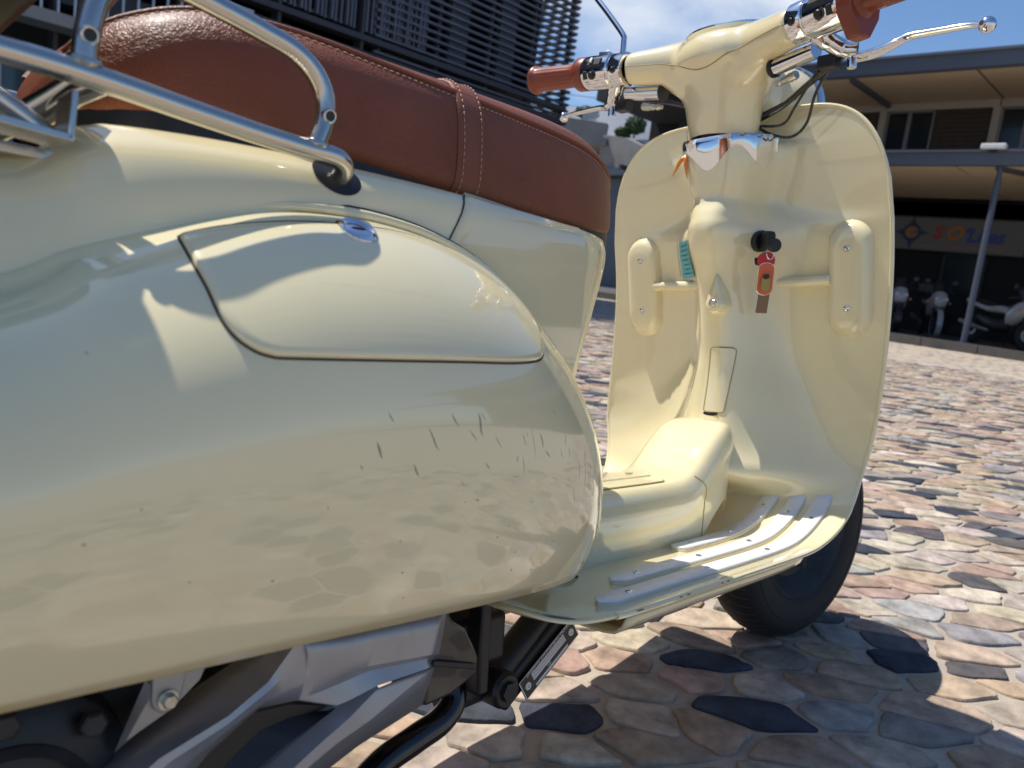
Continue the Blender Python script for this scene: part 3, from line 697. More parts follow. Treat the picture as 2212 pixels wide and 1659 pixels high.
def body_pt(u, v):
    x = xs[0]+(xs[-1]-xs[0])*u; sec = body_section(x); pts = catmull([(a, b, 0) for a, b in sec], 4)
    k = v*2-1; s = abs(k)*(len(pts)-1); i = min(int(s), len(pts)-2); t = s-i
    q = pts[i]*(1-t)+pts[i+1]*t
    return np.array((x, math.copysign(q[0], k), q[1]))
V, F = grid(64, 81, body_pt); body = fixn(obj("rear_body", V, F, CREAM, SC))
BB = bvh(body)
def on_body(x, z, off=0.):
    hit = BB.ray_cast(Vector((x, -1, z)), Vector((0, 1, 0)))
    if hit[0] is None: return None, None
    n = np.array(hit[1]); n = -n if n[1] > 0 else n
    return np.array(hit[0])+n*off, n
# front body panel below the saddle nose: plan rings lofted downwards
def fp_ring(z):
    xf = smooth_interp(z, [(.28, .655), (.36, .652), (.44, .655), (.51, .668), (.56, .682), (.60, .696), (.625, .7035), (.640, .7005), (.650, .692)])
    hw = smooth_interp(z, [(.28, .105), (.40, .112), (.50, .122), (.56, .130), (.60, .132), (.625, .131), (.639, .128)])
    sidep = []; xs_ = np.linspace(.378+(z-.597)*.66 if z > .55 else .40, .50, 10)
    for x in xs_:
        q = on_body(x, min(z, rim_z(x)-.002))[0] if z > .53 else None
        t = (x-xs_[0])/(xs_[-1]-xs_[0]); y = hw if q is None else abs(q[1])*(1-t*t)+hw*t*t+.0006
        sidep.append((x, y))
    fr = [(.50+(xf-.50)*math.sin(a)**.80, hw*math.cos(a)**.70) for a in np.linspace(0, math.pi/2, 17)[1:]]
    half = sidep+fr
    return [np.array((x, -y, z)) for x, y in half]+[np.array((x, y, z)) for x, y in half[::-1][1:]]
zz = list(np.linspace(.28, .60, 26))+[.61, .62, .628, .634, .639]
rg = [fp_ring(z) for z in zz]
n = len(rg[0]); V = [v for q in rg for v in q]
F = [(j*n+i, j*n+i+1, (j+1)*n+i+1, (j+1)*n+i) for j in range(len(rg)-1) for i in range(n-1)]
fpan = fixn(obj("front_body_panel", V, F, CREAM, SC)); solid(fpan, .003)
FB = bvh(fpan)
sm = []
for t in np.linspace(0, 1, 12):
    z = .636-.045*t; x = .404-.028*t
    hit = BB.ray_cast(Vector((x, -1, z)), Vector((0, 1, 0))); h2 = FB.ray_cast(Vector((x+.002, -1, z)), Vector((0, 1, 0)))
    ys = [a[0].y for a in (hit, h2) if a[0] is not None]
    if ys: sm.append(np.array((x, min(ys)-.0001, z)))
MB().tube(sm, .0008, 6).build("panel_seam", GAP, fpan)
# black opening in the body that the rack tube drops into
q, n = on_body(.272, .6165)
P = []
for a in np.linspace(0, 2*math.pi, 28, endpoint=False):
    qq, nn = on_body(.2715+.0195*math.cos(a), .6205+.0125*math.sin(a), .0006); P.append(qq if qq is not None else np.array((.2715+.0195*math.cos(a), -.139, .6205+.0125*math.sin(a))))
c0 = sum(P)/len(P)
RG = []
for s_ in (1, .75, .5, .25, .02):
    RG.append([(lambda qq: qq if qq is not None else P[i]+np.array((0, -.001, 0)))(on_body(.2715+.0195*s_*math.cos(a), .6205+.0125*s_*math.sin(a), .0007)[0]) for i, a in enumerate(np.linspace(0, 2*math.pi, 28, endpoint=False))])
MB().loft(RG, True, False).build("rack_opening", BLACK, body)

# --- saddle
def s_hw(x): return smooth_interp(x, [(.122, .0), (.1245, .035), (.132, .060), (.150, .087), (.18, .110), (.23, .124), (.30, .130), (.40, .128), (.50, .121), (.58, .113), (.64, .101), (.69, .080), (.72, .055), (.735, .030), (.741, .0)])
def s_top(x): return smooth_interp(x, [(.122, .662), (.128, .680), (.14, .699), (.16, .715), (.20, .731), (.26, .739), (.34, .744), (.45, .751), (.55, .757), (.62, .758), (.67, .751), (.705, .738), (.725, .722), (.738, .704), (.741, .694)])
def s_bot(x): return smooth_interp(x, [(.122, .652), (.135, .645), (.16, .645), (.22, .645), (.30, .641), (.38, .638), (.46, .638), (.56, .639), (.64, .645), (.69, .653), (.72, .664), (.741, .690)])
PROF = [(0, .0), (.55, -.01), (.86, .0), (.955, .035), (.995, .11), (1.0, .22), (.993, .38), (.975, .55), (.945, .70), (.89, .82), (.80, .915), (.66, .975), (.45, 1.005), (.22, 1.015), (0, 1.02)]
PR = catmull([(a, b, 0) for a, b in PROF], 4)
def seat_pt(x, t, off=0.):
    """t 0..1 from the middle of the underside over the right side to the middle of the top; off pushes outwards"""
    s = t*(len(PR)-1); i = min(int(s), len(PR)-2); f = s-i; q = PR[i]*(1-f)+PR[i+1]*f
    d = PR[i+1]-PR[i]
    hw, zb, zt = s_hw(x), s_bot(x), s_top(x)
    nx = np.array((d[1]*(zt-zb), -d[0]*hw)); L = np.linalg.norm(nx)+1e-9; nx = nx/L
    return np.array((x, -(q[0]*hw+nx[0]*off), zb+q[1]*(zt-zb)+nx[1]*off))
def xspread(u): return .1222+(.7408-.1222)*(.5-.5*math.cos(math.pi*u))*.6+(.7408-.1222)*u*.4
def seat_full(u, v):
    x = xspread(u)
    if v <= .5: return seat_pt(x, v*2)
    q = seat_pt(x, (1-v)*2); q[1] = -q[1]; return q
V, F = grid(90, 113, seat_full); seat = fixn(obj("saddle", V, F, LEATHER, SC)); tag(seat, "long brown grained leather saddle with pale stitching")
# welted seam between the top panel and the sides, with a row of stitches beside it
def seam_t(x): return smooth_interp(x, [(.10, .77), (.16, .76), (.22, .72), (.3, .675), (.40, .645), (.5, .63), (.6, .615), (.68, .595), (.74, .565)])
for sg in (1, -1):
    P = [seat_pt(x, seam_t(x), .0006)*np.array((1, sg, 1)) for x in np.linspace(.132, .735, 120)]
    MB().tube(P, .0021, 8).build("seam_welt", LEATHER2, seat)
def stitches(curve, step=.0058, L=.0036, rad=.00052):
    mb = MB(); acc = 0
    for i in range(len(curve)-1):
        d = np.linalg.norm(curve[i+1]-curve[i]); acc += d
        if acc >= step:
            acc = 0; a = curve[i]; t = (curve[i+1]-curve[i])/d; mb.tube([a, a+t*L*.5, a+t*L], [rad*.6, rad, rad*.6], 5)
    return mb
st = stitches([seat_pt(x, seam_t(x)-.032, .0004) for x in np.linspace(.132, .735, 700)])
tag(st.build("stitching", THREAD, seat, sharp=0), kind='stuff')
# strap across the saddle
def strap_x(t): return .4305-.014*(1-t)+.028*max(0, t-.62)
def strap_pt(u, v):
    # u across the strap, v around from right underside to left underside
    k = v*2-1; t = 1-abs(k)*.93
    x = strap_x(t)+(u-.5)*.033
    e = .0024 if .08 < u < .92 else .0006
    q = seat_pt(x, t, e); q[1] *= (1 if k < 0 else -1); return q
V, F = grid(13, 90, strap_pt); strap = fixn(obj("strap", V, F, LEATHER2, seat))
for du in (.17, .83):
    c = []
    for v in np.linspace(.01, .5, 500):
        t = 1-abs(v*2-1)*.93; c.append(seat_pt(strap_x(t)+(du-.5)*.033, t, .0029))
    tag(stitches(c, .0056, .0037).build("strap_stitching", THREAD, seat, sharp=0), kind='stuff')
# black base pan between saddle and body
def pan(u, v):
    x = .135+(.70-.135)*u; hw = s_hw(x)*.93; k = v*2-1
    return np.array((x, hw*math.copysign(abs(k)**.6, k), rim_z(x)-.012 if abs(k) > .97 else s_bot(x)+.006))
V, F = grid(50, 41, pan); fixn(obj("seat_base", V, F, BLACK, SC))
mb = MB()
for sg in (-1, 1):
    pts = [[np.array((x, sg*(s_hw(x)*.955), s_bot(x)+.006)), np.array((x, sg*(s_hw(x)*.955), rim_z(x)-.01))] for x in np.linspace(.128, .705, 50)]
    mb.loft(pts, closed=False)
mb.build("seat_base_skirt", BLACK, SC)
MB().box((.70, -.012, .652), (.03, .03, .009)).build("seat_hinge", REDM, SC)

# --- luggage rack of steel tube
RY = -.165
rack = MB().tube(catmull([(-.10, RY, .632), (0, RY, .636), (.069, RY, .638), (.111, RY, .6375), (.16, RY, .6345), (.206, RY, .632), (.239, RY, .6310), (.256, RY, .6312), (.266, RY+.001, .6300), (.2725, RY+.005, .6262), (.2745, RY+.013, .6205), (.274, RY+.026, .612)], 8), .0068, 18).build("luggage_rack", STEEL, SC)
LOOP = catmull([(.1065, RY, .6400), (.1065, RY, .650), (.108, RY, .663), (.112, RY+.001, .678), (.121, RY+.002, .691), (.136, RY+.003, .700), (.156, RY+.004, .7025), (.18, RY+.003, .6995), (.205, RY+.002, .6955), (.226, RY, .6905), (.241, RY, .6825), (.2495, RY, .672), (.2525, RY, .660), (.251, RY, .648), (.2475, RY, .638), (.2455, RY, .632)], 8)
nL = len(LOOP); rr = []; fl = []
for i in range(nL):
    t = min(i, nL-1-i)/nL; rr.append(.0066); w = 1+.12*math.exp(-((t-.10)/.045)**2); fl.append((1, 1))
MB().tube(LOOP, rr, 18).build("grab_loop", STEEL, rack)
for (x, z) in ((.1072, .6575), (.2522, .6555)):
    MB().lathe([(.0050, .0040), (.0048, .0076), (.0040, .0083), (.0033, .0082), (.0031, .0074)], (x, RY, z), (-.10, -.9, -.2), 20).build("bolt_boss", STEEL, rack)
    MB().lathe([(.0032, .0076), (.0001, .0076)], (x, RY, z), (-.10, -.9, -.2), 16).build("bolt_hole", BLACK, rack)
for (x, z) in ((.1066, .6435), (.2465, .6355)):
    MB().tube([np.array((x+.0062*math.cos(a)*1.15, RY+.0062*math.sin(a)*1.1, z+.0012*math.cos(2*a))) for a in np.linspace(0, 2*math.pi, 22, endpoint=False)], .0019, 7, closed=True).build("weld_bead", STEEL, rack)
MB().tube(catmull([(.118, -.135, .6475), (.104, -.110, .6330), (.080, -.08, .612), (.05, -.05, .59)], 6), .0066, 14).build("cross_tube", STEEL, rack)
MB().tube([(.118, RY+.002, .637), (.112, -.14, .634), (.108, -.11, .628), (.10, -.05, .627), (.10, .06, .627)], .0062, 14).build("cross_tube", STEEL, rack)
MB().tube([(.02, -.152, .645), (.069, -.150, .6200), (.0845, -.149, .6115), (.0965, -.148, .6045)], .0062, 16).build("stay_tube", STEEL, rack)
br = MB(); br.prism([(0, 0), (.034, -.0), (.036, .002), (.036, .004), (0, .004)], .024, (.0645, -.150, .6010), (.985, 0, -.05), (0, 0, 1)); br.prism([(0, 0), (.0032, 0), (.0032, .026), (0, .026)], .024, (.0975, -.150, .5995), (1, 0, 0), (.05, 0, 1))
bevel(br.build("bracket", STEEL, rack, sharp=30), .0006)
bevel(MB().box((.086, -.13, .597), (.05, .02, .006)).build("bracket", STEEL, rack), .001)
for sg in (1,):
    MB().tube(catmull([(-.10, .165, .632), (.069, .165, .638), (.16, .165, .6345), (.239, .165, .6305), (.267, .163, .6255), (.2725, .157, .619), (.272, .135, .603)], 8), .0068, 14).build("side_tube", STEEL, rack)
    MB().tube([q*np.array((1, -1, 1)) for q in LOOP], .0066, 14).build("grab_loop", STEEL, rack)
# --- leg shield and floor: one pressed sheet, profile PX runs from the rear of the floor up to the top of the shield
PX = catmull([(.478, 0, .276), (.50, 0, .268), (.54, 0, .2625), (.62, 0, .260), (.75, 0, .259), (.90, 0, .2575), (1.00, 0, .258), (1.06, 0, .264), (1.115, 0, .281), (1.158, 0, .307), (1.190, 0, .345), (1.205, 0, .40), (1.206, 0, .47), (1.196, 0, .56), (1.182, 0, .66), (1.165, 0, .76), (1.150, 0, .85), (1.140, 0, .93)], 10)
PXz = [q[2] for q in PX]
ARC = np.concatenate([[0], np.cumsum([np.linalg.norm(PX[i+1]-PX[i]) for i in range(len(PX)-1)])])
def prof(s):
    s = min(max(s, 0), ARC[-1]-1e-6); i = int(np.searchsorted(ARC, s)-1); i = max(0, min(i, len(PX)-2)); t = (s-ARC[i])/(ARC[i+1]-ARC[i]); return PX[i]*(1-t)+PX[i+1]*t
def arc_of_z(z):
    ii = [k for k in range(len(PX)) if PX[k][0] > 1.06]
    return float(np.interp(z, [PX[k][2] for k in ii], [ARC[k] for k in ii]))
def arc_of_x(x):
    ii = [k for k in range(len(PX)) if PX[k][2] < .31]
    return float(np.interp(x, [PX[k][0] for k in ii], [ARC[k] for k in ii]))
sA = arc_of_x(.95)
HWR = [(0, .150), (.010, .172), (.03, .187), (.06, .196), (.12, .201), (sA, .203), (arc_of_x(1.06), .207), (arc_of_x(1.12), .210), (arc_of_z(.32), .211), (arc_of_z(.36), .214), (arc_of_z(.41), .222), (arc_of_z(.48), .231), (arc_of_z(.58), .239), (arc_of_z(.67), .243), (arc_of_z(.75), .243), (arc_of_z(.9), .243)]
HWL = [(0, .150), (.010, .172), (.03, .187), (.06, .196), (.12, .201), (sA, .203), (arc_of_x(1.06), .212), (arc_of_x(1.12), .226), (arc_of_z(.32), .245), (arc_of_z(.36), .258), (arc_of_z(.41), .268), (arc_of_z(.48), .262), (arc_of_z(.58), .250), (arc_of_z(.67), .243), (arc_of_z(.75), .243), (arc_of_z(.9), .243)]
S60 = arc_of_z(.60)
def ztop(u): return .9235-.185*(1-math.sqrt(max(0, 1-abs(u)**5.2)))
COL = [(.28, .99, .10), (.33, 1.03, .100), (.37, 1.075, .092), (.41, 1.090, .080), (.46, 1.098, .068), (.52, 1.100, .053), (.58, 1.092, .046), (.64, 1.080, .045), (.675, 1.066, .048), (.70, 1.055, .0545), (.73, 1.048, .0575), (.75, 1.054, .054), (.775, 1.064, .047), (.80, 1.060, .053), (.83, 1.056, .061), (.85, 1.054, .064), (.862, 1.053, .065), (.866, 1.056, .065), (.872, 1.135, .065), (.93, 1.14, .065)]
def sheet_pt(u, v):
    """u -1..1 right to left edge, v 0..1 rear of floor to top of shield"""
    if v < .62: s = S60*(v/.62)
    else: s = S60+(arc_of_z(ztop(u))-S60)*((v-.62)/.38)
    q = prof(s).copy(); hw = smooth_interp(s, HWR if u < 0 else HWL); y = u*hw
    up_ = min(1, max(0, (q[2]-.34)/.12))
    # wings sweep a little back towards the rider, edge lip
    q[0] += -.012*up_*abs(u)**2.5
    if up_ < 1: q[2] += (1-up_)*.004*abs(u)**8
    if q[2] > .30:
        fx = smooth_interp(q[2], COL, 1); w = smooth_interp(q[2], COL, 2)
        ex = 3.4+3.6*min(1, max(0, (q[2]-.745)/.05)); f = 1/(1+(abs(y)/w)**ex); fade = min(1, (q[2]-.30)/.06); fade = fade*fade*(3-2*fade)
        q[0] += (min(0, fx-q[0]))*f*fade*1.04
    return np.array((q[0], y, q[2]))
NU, NV = 121, 170
V = []; F = []
uu = [math.copysign(abs(t)**.9, t) for t in np.linspace(-1, 1, NU)]
for j in range(NV):
    for u in uu: V.append(sheet_pt(u, j/(NV-1)))
F = [(j*NU+i, j*NU+i+1, (j+1)*NU+i+1, (j+1)*NU+i) for j in range(NV-1) for i in range(NU-1)]
shield = fixn(obj("leg_shield", V, F, CREAM, SC)); tag(shield, "cream leg shield that curves down into the footboard")
SB = bvh(shield); solid(shield, .004, 0)
def on_shield(y, z, off=0.):
    hit = SB.ray_cast(Vector((.3, y, z)), Vector((1, 0, 0)))
    n = np.array(hit[1]); n = -n if n[0] > 0 else n
    return np.array(hit[0])+n*(off+.002), n
def on_floor(x, y, off=0.):
    hit = SB.ray_cast(Vector((x, y, .305)), Vector((0, 0, -1)))
    n = np.array(hit[1]); n = -n if n[2] < 0 else n
    return np.array(hit[0])+n*off, n
# rolled edge round the shield
rim = [sheet_pt(-1, v) for v in np.linspace(.06, 1, 110)]+[sheet_pt(u, 1) for u in np.linspace(-.98, .98, 90)]+[sheet_pt(1, v) for v in np.linspace(1, .06, 110)]
MB().tube(rim, .0034, 10).build("rolled_edge", CREAM, shield)
seamr = []
for u in np.linspace(-.93, -.30, 40): seamr.append(sheet_pt(u, .972-.02*abs(u)**6)+np.array((-.0022, 0, 0)))
lo = [sheet_pt(-.945, v)+np.array((-.0022, .0, 0)) for v in np.linspace(.80, .955, 30)]
# shallow bead just inside the edge
inner = [sheet_pt(-.955, v)+np.array((-.0012, 0, 0)) for v in np.linspace(.50, .93, 60)]+[sheet_pt(u, .93+.03*(1-abs(u)**3))+np.array((-.0012, 0, 0)) for u in np.linspace(-.95, -.33, 40)]
MB().tube(inner, .0009, 6).build("edge_bead", CREAM, shield)
inner = [sheet_pt(u, .93+.03*(1-abs(u)**3))+np.array((-.0012, 0, 0)) for u in np.linspace(.33, .95, 40)]+[sheet_pt(.955, v)+np.array((-.0012, 0, 0)) for v in np.linspace(.93, .50, 60)]
MB().tube(inner, .0009, 6).build("edge_bead", CREAM, shield)
# under-tray: the deeper beam below the floor edge
tray = MB()
ring = []
for x in np.linspace(.60, 1.03, 20):
    zf = prof(arc_of_x(x))[2]; y = -.196
    ring.append([np.array((x, y, zf-.004)), np.array((x, y+.006, zf-.016)), np.array((x, y+.016, zf-.024)), np.array((x, y+.03, zf-.026)), np.array((x, .0, zf-.028)), np.array((x, -(y+.03), zf-.026)), np.array((x, -(y+.016), zf-.024)), np.array((x, -(y+.006), zf-.016)), np.array((x, -y, zf-.004))])
tray.loft(ring, closed=False); o = tray.build("under_tray", CREAM, SC); solid(o, .003)
# worn, rusty patches along the floor edge
w = MB()
for k in range(9):
    x = random.uniform(.60, .80) if k < 7 else random.uniform(.8, 1.0); q = sheet_pt(-1, 0); zf = prof(arc_of_x(x))[2]; hwx = smooth_interp(arc_of_x(x), HWR)
    Lr = random.uniform(.002, .007); w.tube([(x, -hwx-.0038, zf+.0058), (x+Lr*.5, -hwx-.004, zf+.0055), (x+Lr, -hwx-.0038, zf+.0054)], [.0004, random.uniform(.0006, .0010), .0004], 6)
w.build("edge_wear", RUST, shield, sharp=0)
w = MB()
for k in range(14):
    x = .985+random.uniform(-.03, .05); y = -.085-random.uniform(0, .006); q, n = on_floor(x, y, 0); w.tube([q, q+np.array((.004, .001, 0)), q+np.array((.007, 0, 0))], [.0005, .0012, .0005], 6)
w.build("edge_wear", RUST, shield, sharp=0)

# --- tread strips on the footboard (three each side), each with a raised cream bed and screws
def strip(y0, x0, y1, z1, sg):
    """from (x0,y0) on the floor to height z1 up the curve where it has drifted to y1"""
    s0, s1 = arc_of_x(x0), arc_of_z(z1); n = 44; w = .0125
    C = []
    for k in range(n+1):
        t = k/n; s = s0+(s1-s0)*t; q = prof(s); q2 = prof(s+.003); q1 = prof(s-.003); d = q2-q1; d /= np.linalg.norm(d)
        bend = max(0, (s-arc_of_x(1.0))/(s1-arc_of_x(1.0))); y = y0+(y1-y0)*bend**1.4
        nn = np.array((-d[2], 0, d[0])); C.append((q+np.array((0, -sg*y, 0)), d, nn, t*(s1-s0)))
    def shape(h0, h1, grow, name, m, parent):
        mb = MB(); rings = []
        for (c, d, nn, s) in C:
            L = s1-s0; e = min(s, L-s); ww = (w+grow)*(math.sqrt(max(.02, 1-(1-min(1, e/w))**2)))
            lat = np.array((0, -sg, 0.))
            rings.append([c+lat*ww+nn*h0, c+lat*ww+nn*(h1-.0006), c+lat*(ww-.0007)+nn*h1, c-lat*(ww-.0007)+nn*h1, c-lat*ww+nn*(h1-.0006), c-lat*ww+nn*h0])
        mb.loft(rings); return mb.build(name, m, parent, sharp=50)
    bed = shape(0, .006, .0008, "tread_bed", CREAM, SC)
    top = shape(.0062, .0082, 0, "tread_strip", ALU, SC)
    for t in ((.14, .52, .86) if x0 > .8 else (.10, .38, .64, .90)):
        c, d, nn, s = C[int(t*n)]
        MB().lathe([(.0042, .0080), (.004, .0092), (.0024, .0096), (.0018, .0088), (.0001, .0088)], c, nn, 16).build("screw", CHROME, top)
        MB().beam(c-d*.0016+nn*.0093, c+d*.0016+nn*.0093, .0006, .0006).build("screw_slot", BLACK, top)
for sg in (1, -1):
    strip(.081, .878, .090, .322, sg); strip(.1265, .668, .130, .325, sg); strip(.1655, .588, .168, .328, sg)

# --- raised pads with screws, and the cross rods between them
def pad(sg):
    zc, y0 = .655, .184*sg
    mb = MB(); hl, wd = .083, .031; rings = []
    for (g, hh) in ((.003, .0), (0, .006), (-.002, .011), (-.006, .0145), (-.013, .016), (-.022, .0163)):
        rg = []
        for a in np.linspace(0, 2*math.pi, 44, endpoint=False):
            w = wd+g; L = hl+g; cy = w*math.cos(a); cz = w*math.sin(a)+(L-wd)*(1 if math.sin(a) > 0 else -1)*(1 if abs(math.sin(a)) > 1e-6 else 0)
            q, n = on_shield(y0+max(-.045, min(.045, cy)), zc+cz); rg.append(q+np.array((-hh, 0, 0)))
        rings.append(rg)
    mb.loft(rings); o = mb.build("shield_pad", CREAM, SC, sharp=60)
    for z in (.700, .611):
        q, n = on_shield(y0, z); c = q+np.array((-.0158, 0, 0))
        MB().lathe([(.0062, -.001), (.0058, .0012), (.005, .0006)], c, (-1, 0, -.12), 20).build("screw_recess", CREAM, o)
        MB().lathe([(.0045, 0), (.0042, .0014), (.002, .002), (.0012, .001), (.0001, .001)], c, (-1, 0, -.12), 16).build("screw", CHROME, o)
    a, n = on_shield(y0-sg*.026, .655); b, n2 = on_shield(.058*sg, .652)
    a = a+np.array((-.010, 0, 0)); b = np.array((a[0]+.004, .045*sg, .653))
    MB().tube([a, (a+b)/2, b], .0088, 18).build("cross_rod", CREAM, SC)
pad(1); pad(-1)
# --- details on the column cover: bag hook, number cover, slot
q, n = on_shield(-.016, .628); 
hk = MB(); rings = []
for (g, hh) in ((.0022, -.012), (.0012, .012), (-.0002, .0165), (-.002, .018)):
    rg = []
    for a in np.linspace(0, 2*math.pi, 36, endpoint=False):
        ca, sa = math.cos(a), math.sin(a)
        rad = .0148+g; tz = max(0, sa)
        y = rad*ca*(1-.62*tz**.8); z = sa*rad if sa < 0 else sa*(.046+g)
        rg.append(np.array((q[0]-hh*(1-.25*tz), -.016+y, .612+z)))
    rings.append(rg)
hk.loft(rings); hook = hk.build("bag_hook", CREAM, SC, sharp=50)
MB().lathe([(.0085, .0175), (.0082, .0195), (.0072, .0195), (.0065, .013)], (q[0], -.016, .612), (-1, 0, 0), 24).build("hook_socket", CREAM, hook)
MB().lathe([(.0066, .0150), (.0062, .0185), (.004, .0205), (.0001, .0208)], (q[0], -.016, .612), (-1, 0, 0), 20).build("hook_bolt", ZINC, hook)
def outline_on(ptsyz, off=.0003):
    return [on_shield(a, b, off)[0] for a, b in ptsyz]
def rrect(cy, cz, w, h, rad, sk=0, k=5):
    P = []
    for (sx, sz, a0) in ((1, 1, 0), (-1, 1, 90), (-1, -1, 180), (1, -1, 270)):
        for i in range(k+1):
            a = R(a0+90*i/k); P.append((cy+sx*(w/2-rad)+rad*math.cos(a)+sk*(sz*(h/2-rad)+rad*math.sin(a)), cz+sz*(h/2-rad)+rad*math.sin(a)))
    out = []
    for i in range(len(P)):
        a, b = P[i], P[(i+1) % len(P)]
        m = 10 if math.hypot(a[0]-b[0], a[1]-b[1]) > .02 else 1
        for j in range(m): out.append((a[0]+(b[0]-a[0])*j/m, a[1]+(b[1]-a[1])*j/m))
    return out
nc = rrect(-.014, .492, .032, .104, .005, sk=-.05)
MB().tube(outline_on(nc, .0002), .0014, 6, closed=True).build("number_cover_gap", OLIVE, shield)
rings = []
for s, off in ((1.0, .0002), (.97, .0011), (.9, .0013), (.5, .0013), (.05, .0013)):
    rings.append([on_shield(-.014+(a+.014)*s, .492+(b-.492)*(.99 if s > .96 and s < 1 else s), off)[0] for a, b in nc])
MB().loft(rings).build("number_cover", CREAM, shield)
q, n = on_shield(-.008, .437, .0006)
MB().loft([[q+np.array((0, .013*math.cos(a), .0035*math.sin(a))) for a in np.linspace(0, 2*math.pi, 20, endpoint=False)], [q+np.array((.004, .011*math.cos(a), .0025*math.sin(a))) for a in np.linspace(0, 2*math.pi, 20, endpoint=False)]]).build("slot", BLACK, shield)
# --- chrome collar plate round the top of the column, with three scallops
cl_ = []
for y in np.linspace(-.12, .12, 500):
    q, n = on_shield(y, .846); cl_.append((q, n))
al = np.concatenate([[0], np.cumsum([np.linalg.norm(cl_[i+1][0]-cl_[i][0]) for i in range(len(cl_)-1)])]); mid = np.interp(0, np.linspace(-.12, .12, 500), al)
rings = []; caps_ = []
for s in np.linspace(-.124, .124, 140):
    y = float(np.interp(mid+s, al, np.linspace(-.12, .12, 500)))
    xa = on_shield(y, .846)[0][0]
    zt = .8655+.16*(xa-1.055); lob = .5+.5*math.cos(2*math.pi*s/.092); d = .015+.031*lob**1.1
    if abs(s) > .114: d = .024
    R_ = []
    for f_, off in ((1, -.001), (1, .0010), (.5, .0036), (.12, .0064), (0, .0060), (0, -.003)):
        z = zt-d*f_; zz_ = min(z, .8630); q, n = on_shield(y, zz_); n = n*np.array((1, 1, .2)); n /= np.linalg.norm(n); R_.append(np.array((q[0], q[1], z))+n*off)
    rings.append(R_); caps_.append(np.array((R_[4][0], R_[4][1], zt-.0005)))
MB().loft(rings, closed=False).build("chrome_collar", CHROME, SC, sharp=50)
MB().add(caps_+[np.array((1.13, 0, .876))], [(i, i+1, len(caps_)) for i in range(len(caps_)-1)]).build("collar_inside", BLACK, SC)
MB().tube([(1.12, 0, .80), (1.09, 0, .90)], .040, 24).build("steering_head", BLACK, SC)

# --- ignition switch
q, n = on_shield(-.060, .7135); dr = np.array((-.60, -.78, -.10)); dr /= np.linalg.norm(dr)
ig = MB().lathe([(.0165, -.02), (.0168, .004), (.0155, .0075), (.0125, .0085), (.0105, .0075), (.009, .0055), (.0001, .0055)], q+dr*.003, dr, 32).build("ignition_switch", BLACK, SC)
IGQ = q+dr*.0085; IGD = dr
# sticker half hidden behind the column
st = []
q, n = on_shield(.090, .70)
P = [on_shield(a, b, .0007)[0] for a, b in ((.074, .672), (.096, .672), (.1, .726), (.074, .728))]
def patch(y0, y1, z0, z1, off, name, m, par):
    V, F = grid(6, 6, lambda u, v: on_shield(y0+(y1-y0)*u, z0+(z1-z0)*v, off)[0]); return obj(name, V, F, m, par)
stk = patch(.070, .103, .668, .728, .0026, "sticker", STICKER, SC); tag(stk, "small pale blue printed sticker beside the steering column")
mb = MB()
for k in range(7):
    z = .676+k*.0075
    for y0, y1 in ((.080, .099), (.073, .078)):
        q0 = on_shield(y0, z, .0030)[0]; q1 = on_shield(y1-random.uniform(0, .006)*(1 if y1 > .09 else 0), z, .0030)[0]; mb.beam(q0, q1, .0003, .0016)
mb.build("print_lines", INK, stk)
mb = MB()
for k in range(15):
    q0 = on_shield(.1075, .672+k*.0037, .0027)[0]; mb.beam(q0, q0+np.array((0, 0, .0022)), .0003, .0014, (0, 1, 0))
for k in range(6):
    q0 = on_shield(.075+k*.0045, .662, .0027)[0]; mb.beam(q0, q0+np.array((0, .003, 0)), .0003, .002)
mb.build("print_lines", GREENP, stk)

# --- centre tunnel
TUN = [(.56, .352, .066), (.66, .351, .066), (.80, .350, .066), (.90, .350, .0655), (.93, .3515, .065), (.955, .358, .065), (.98, .373, .065), (1.005, .394, .065), (1.03, .413, .0645), (1.05, .424, .063), (1.068, .429, .060), (1.082, .428, .056), (1.092, .420, .050), (1.10, .405, .042)]
def tun_pt(u, v):
    x = .56+(1.10-.56)*u; zt = smooth_interp(x, TUN, 1); w = smooth_interp(x, TUN, 2); zf = .250
    prof_ = [(0, 0), (.42, -.0008), (.70, -.003), (.86, -.0095), (.96, -.023), (1.0, -.036), (.985, -.050), (.96, -.068), (.93, -.12)]
    pts = catmull([(a, b, 0) for a, b in prof_], 4); k = v*2-1; s = abs(k)*(len(pts)-1); i = min(int(s), len(pts)-2); t = s-i; q = pts[i]*(1-t)+pts[i+1]*t
    sc = min(1.0, max(.2, (zt-zf)/.1)) if False else 1
    return np.array((x-.010*max(0, (u-.8)/.2)*abs(k)**2, math.copysign(q[0]*w, k), zt+q[1]*sc))
V, F = grid(80, 65, tun_pt); tun = fixn(obj("centre_tunnel", V, F, CREAM, SC)); TB = bvh(tun)
def on_tun(x, y, off=0.):
    hit = TB.ray_cast(Vector((x, y, 1)), Vector((0, 0, -1))); n = np.array(hit[1]); n = -n if n[2] < 0 else n
    return np.array(hit[0])+n*off, n
lidp = rrect(.775, 0, .26, .092, .010)
MB().tube([on_tun(a, b, .0001)[0] for a, b in lidp], .0011, 6, closed=True).build("lid_gap", OLIVE, tun)
rings = []
for s, off in ((.992, .0), (.985, .0016), (.95, .0019), (.5, .0019), (.04, .0019)):
    rings.append([on_tun(.79+(a-.79)*s, b*(s if s < .98 else s-.01), off)[0] for a, b in lidp])
MB().loft(rings).build("tunnel_lid", CREAM, tun)
MB().tube([on_tun(.655+.25*t, -.018, .0022)[0] for t in np.linspace(0, 1, 20)], .0012, 6).build("lid_rib", CREAM, tun)
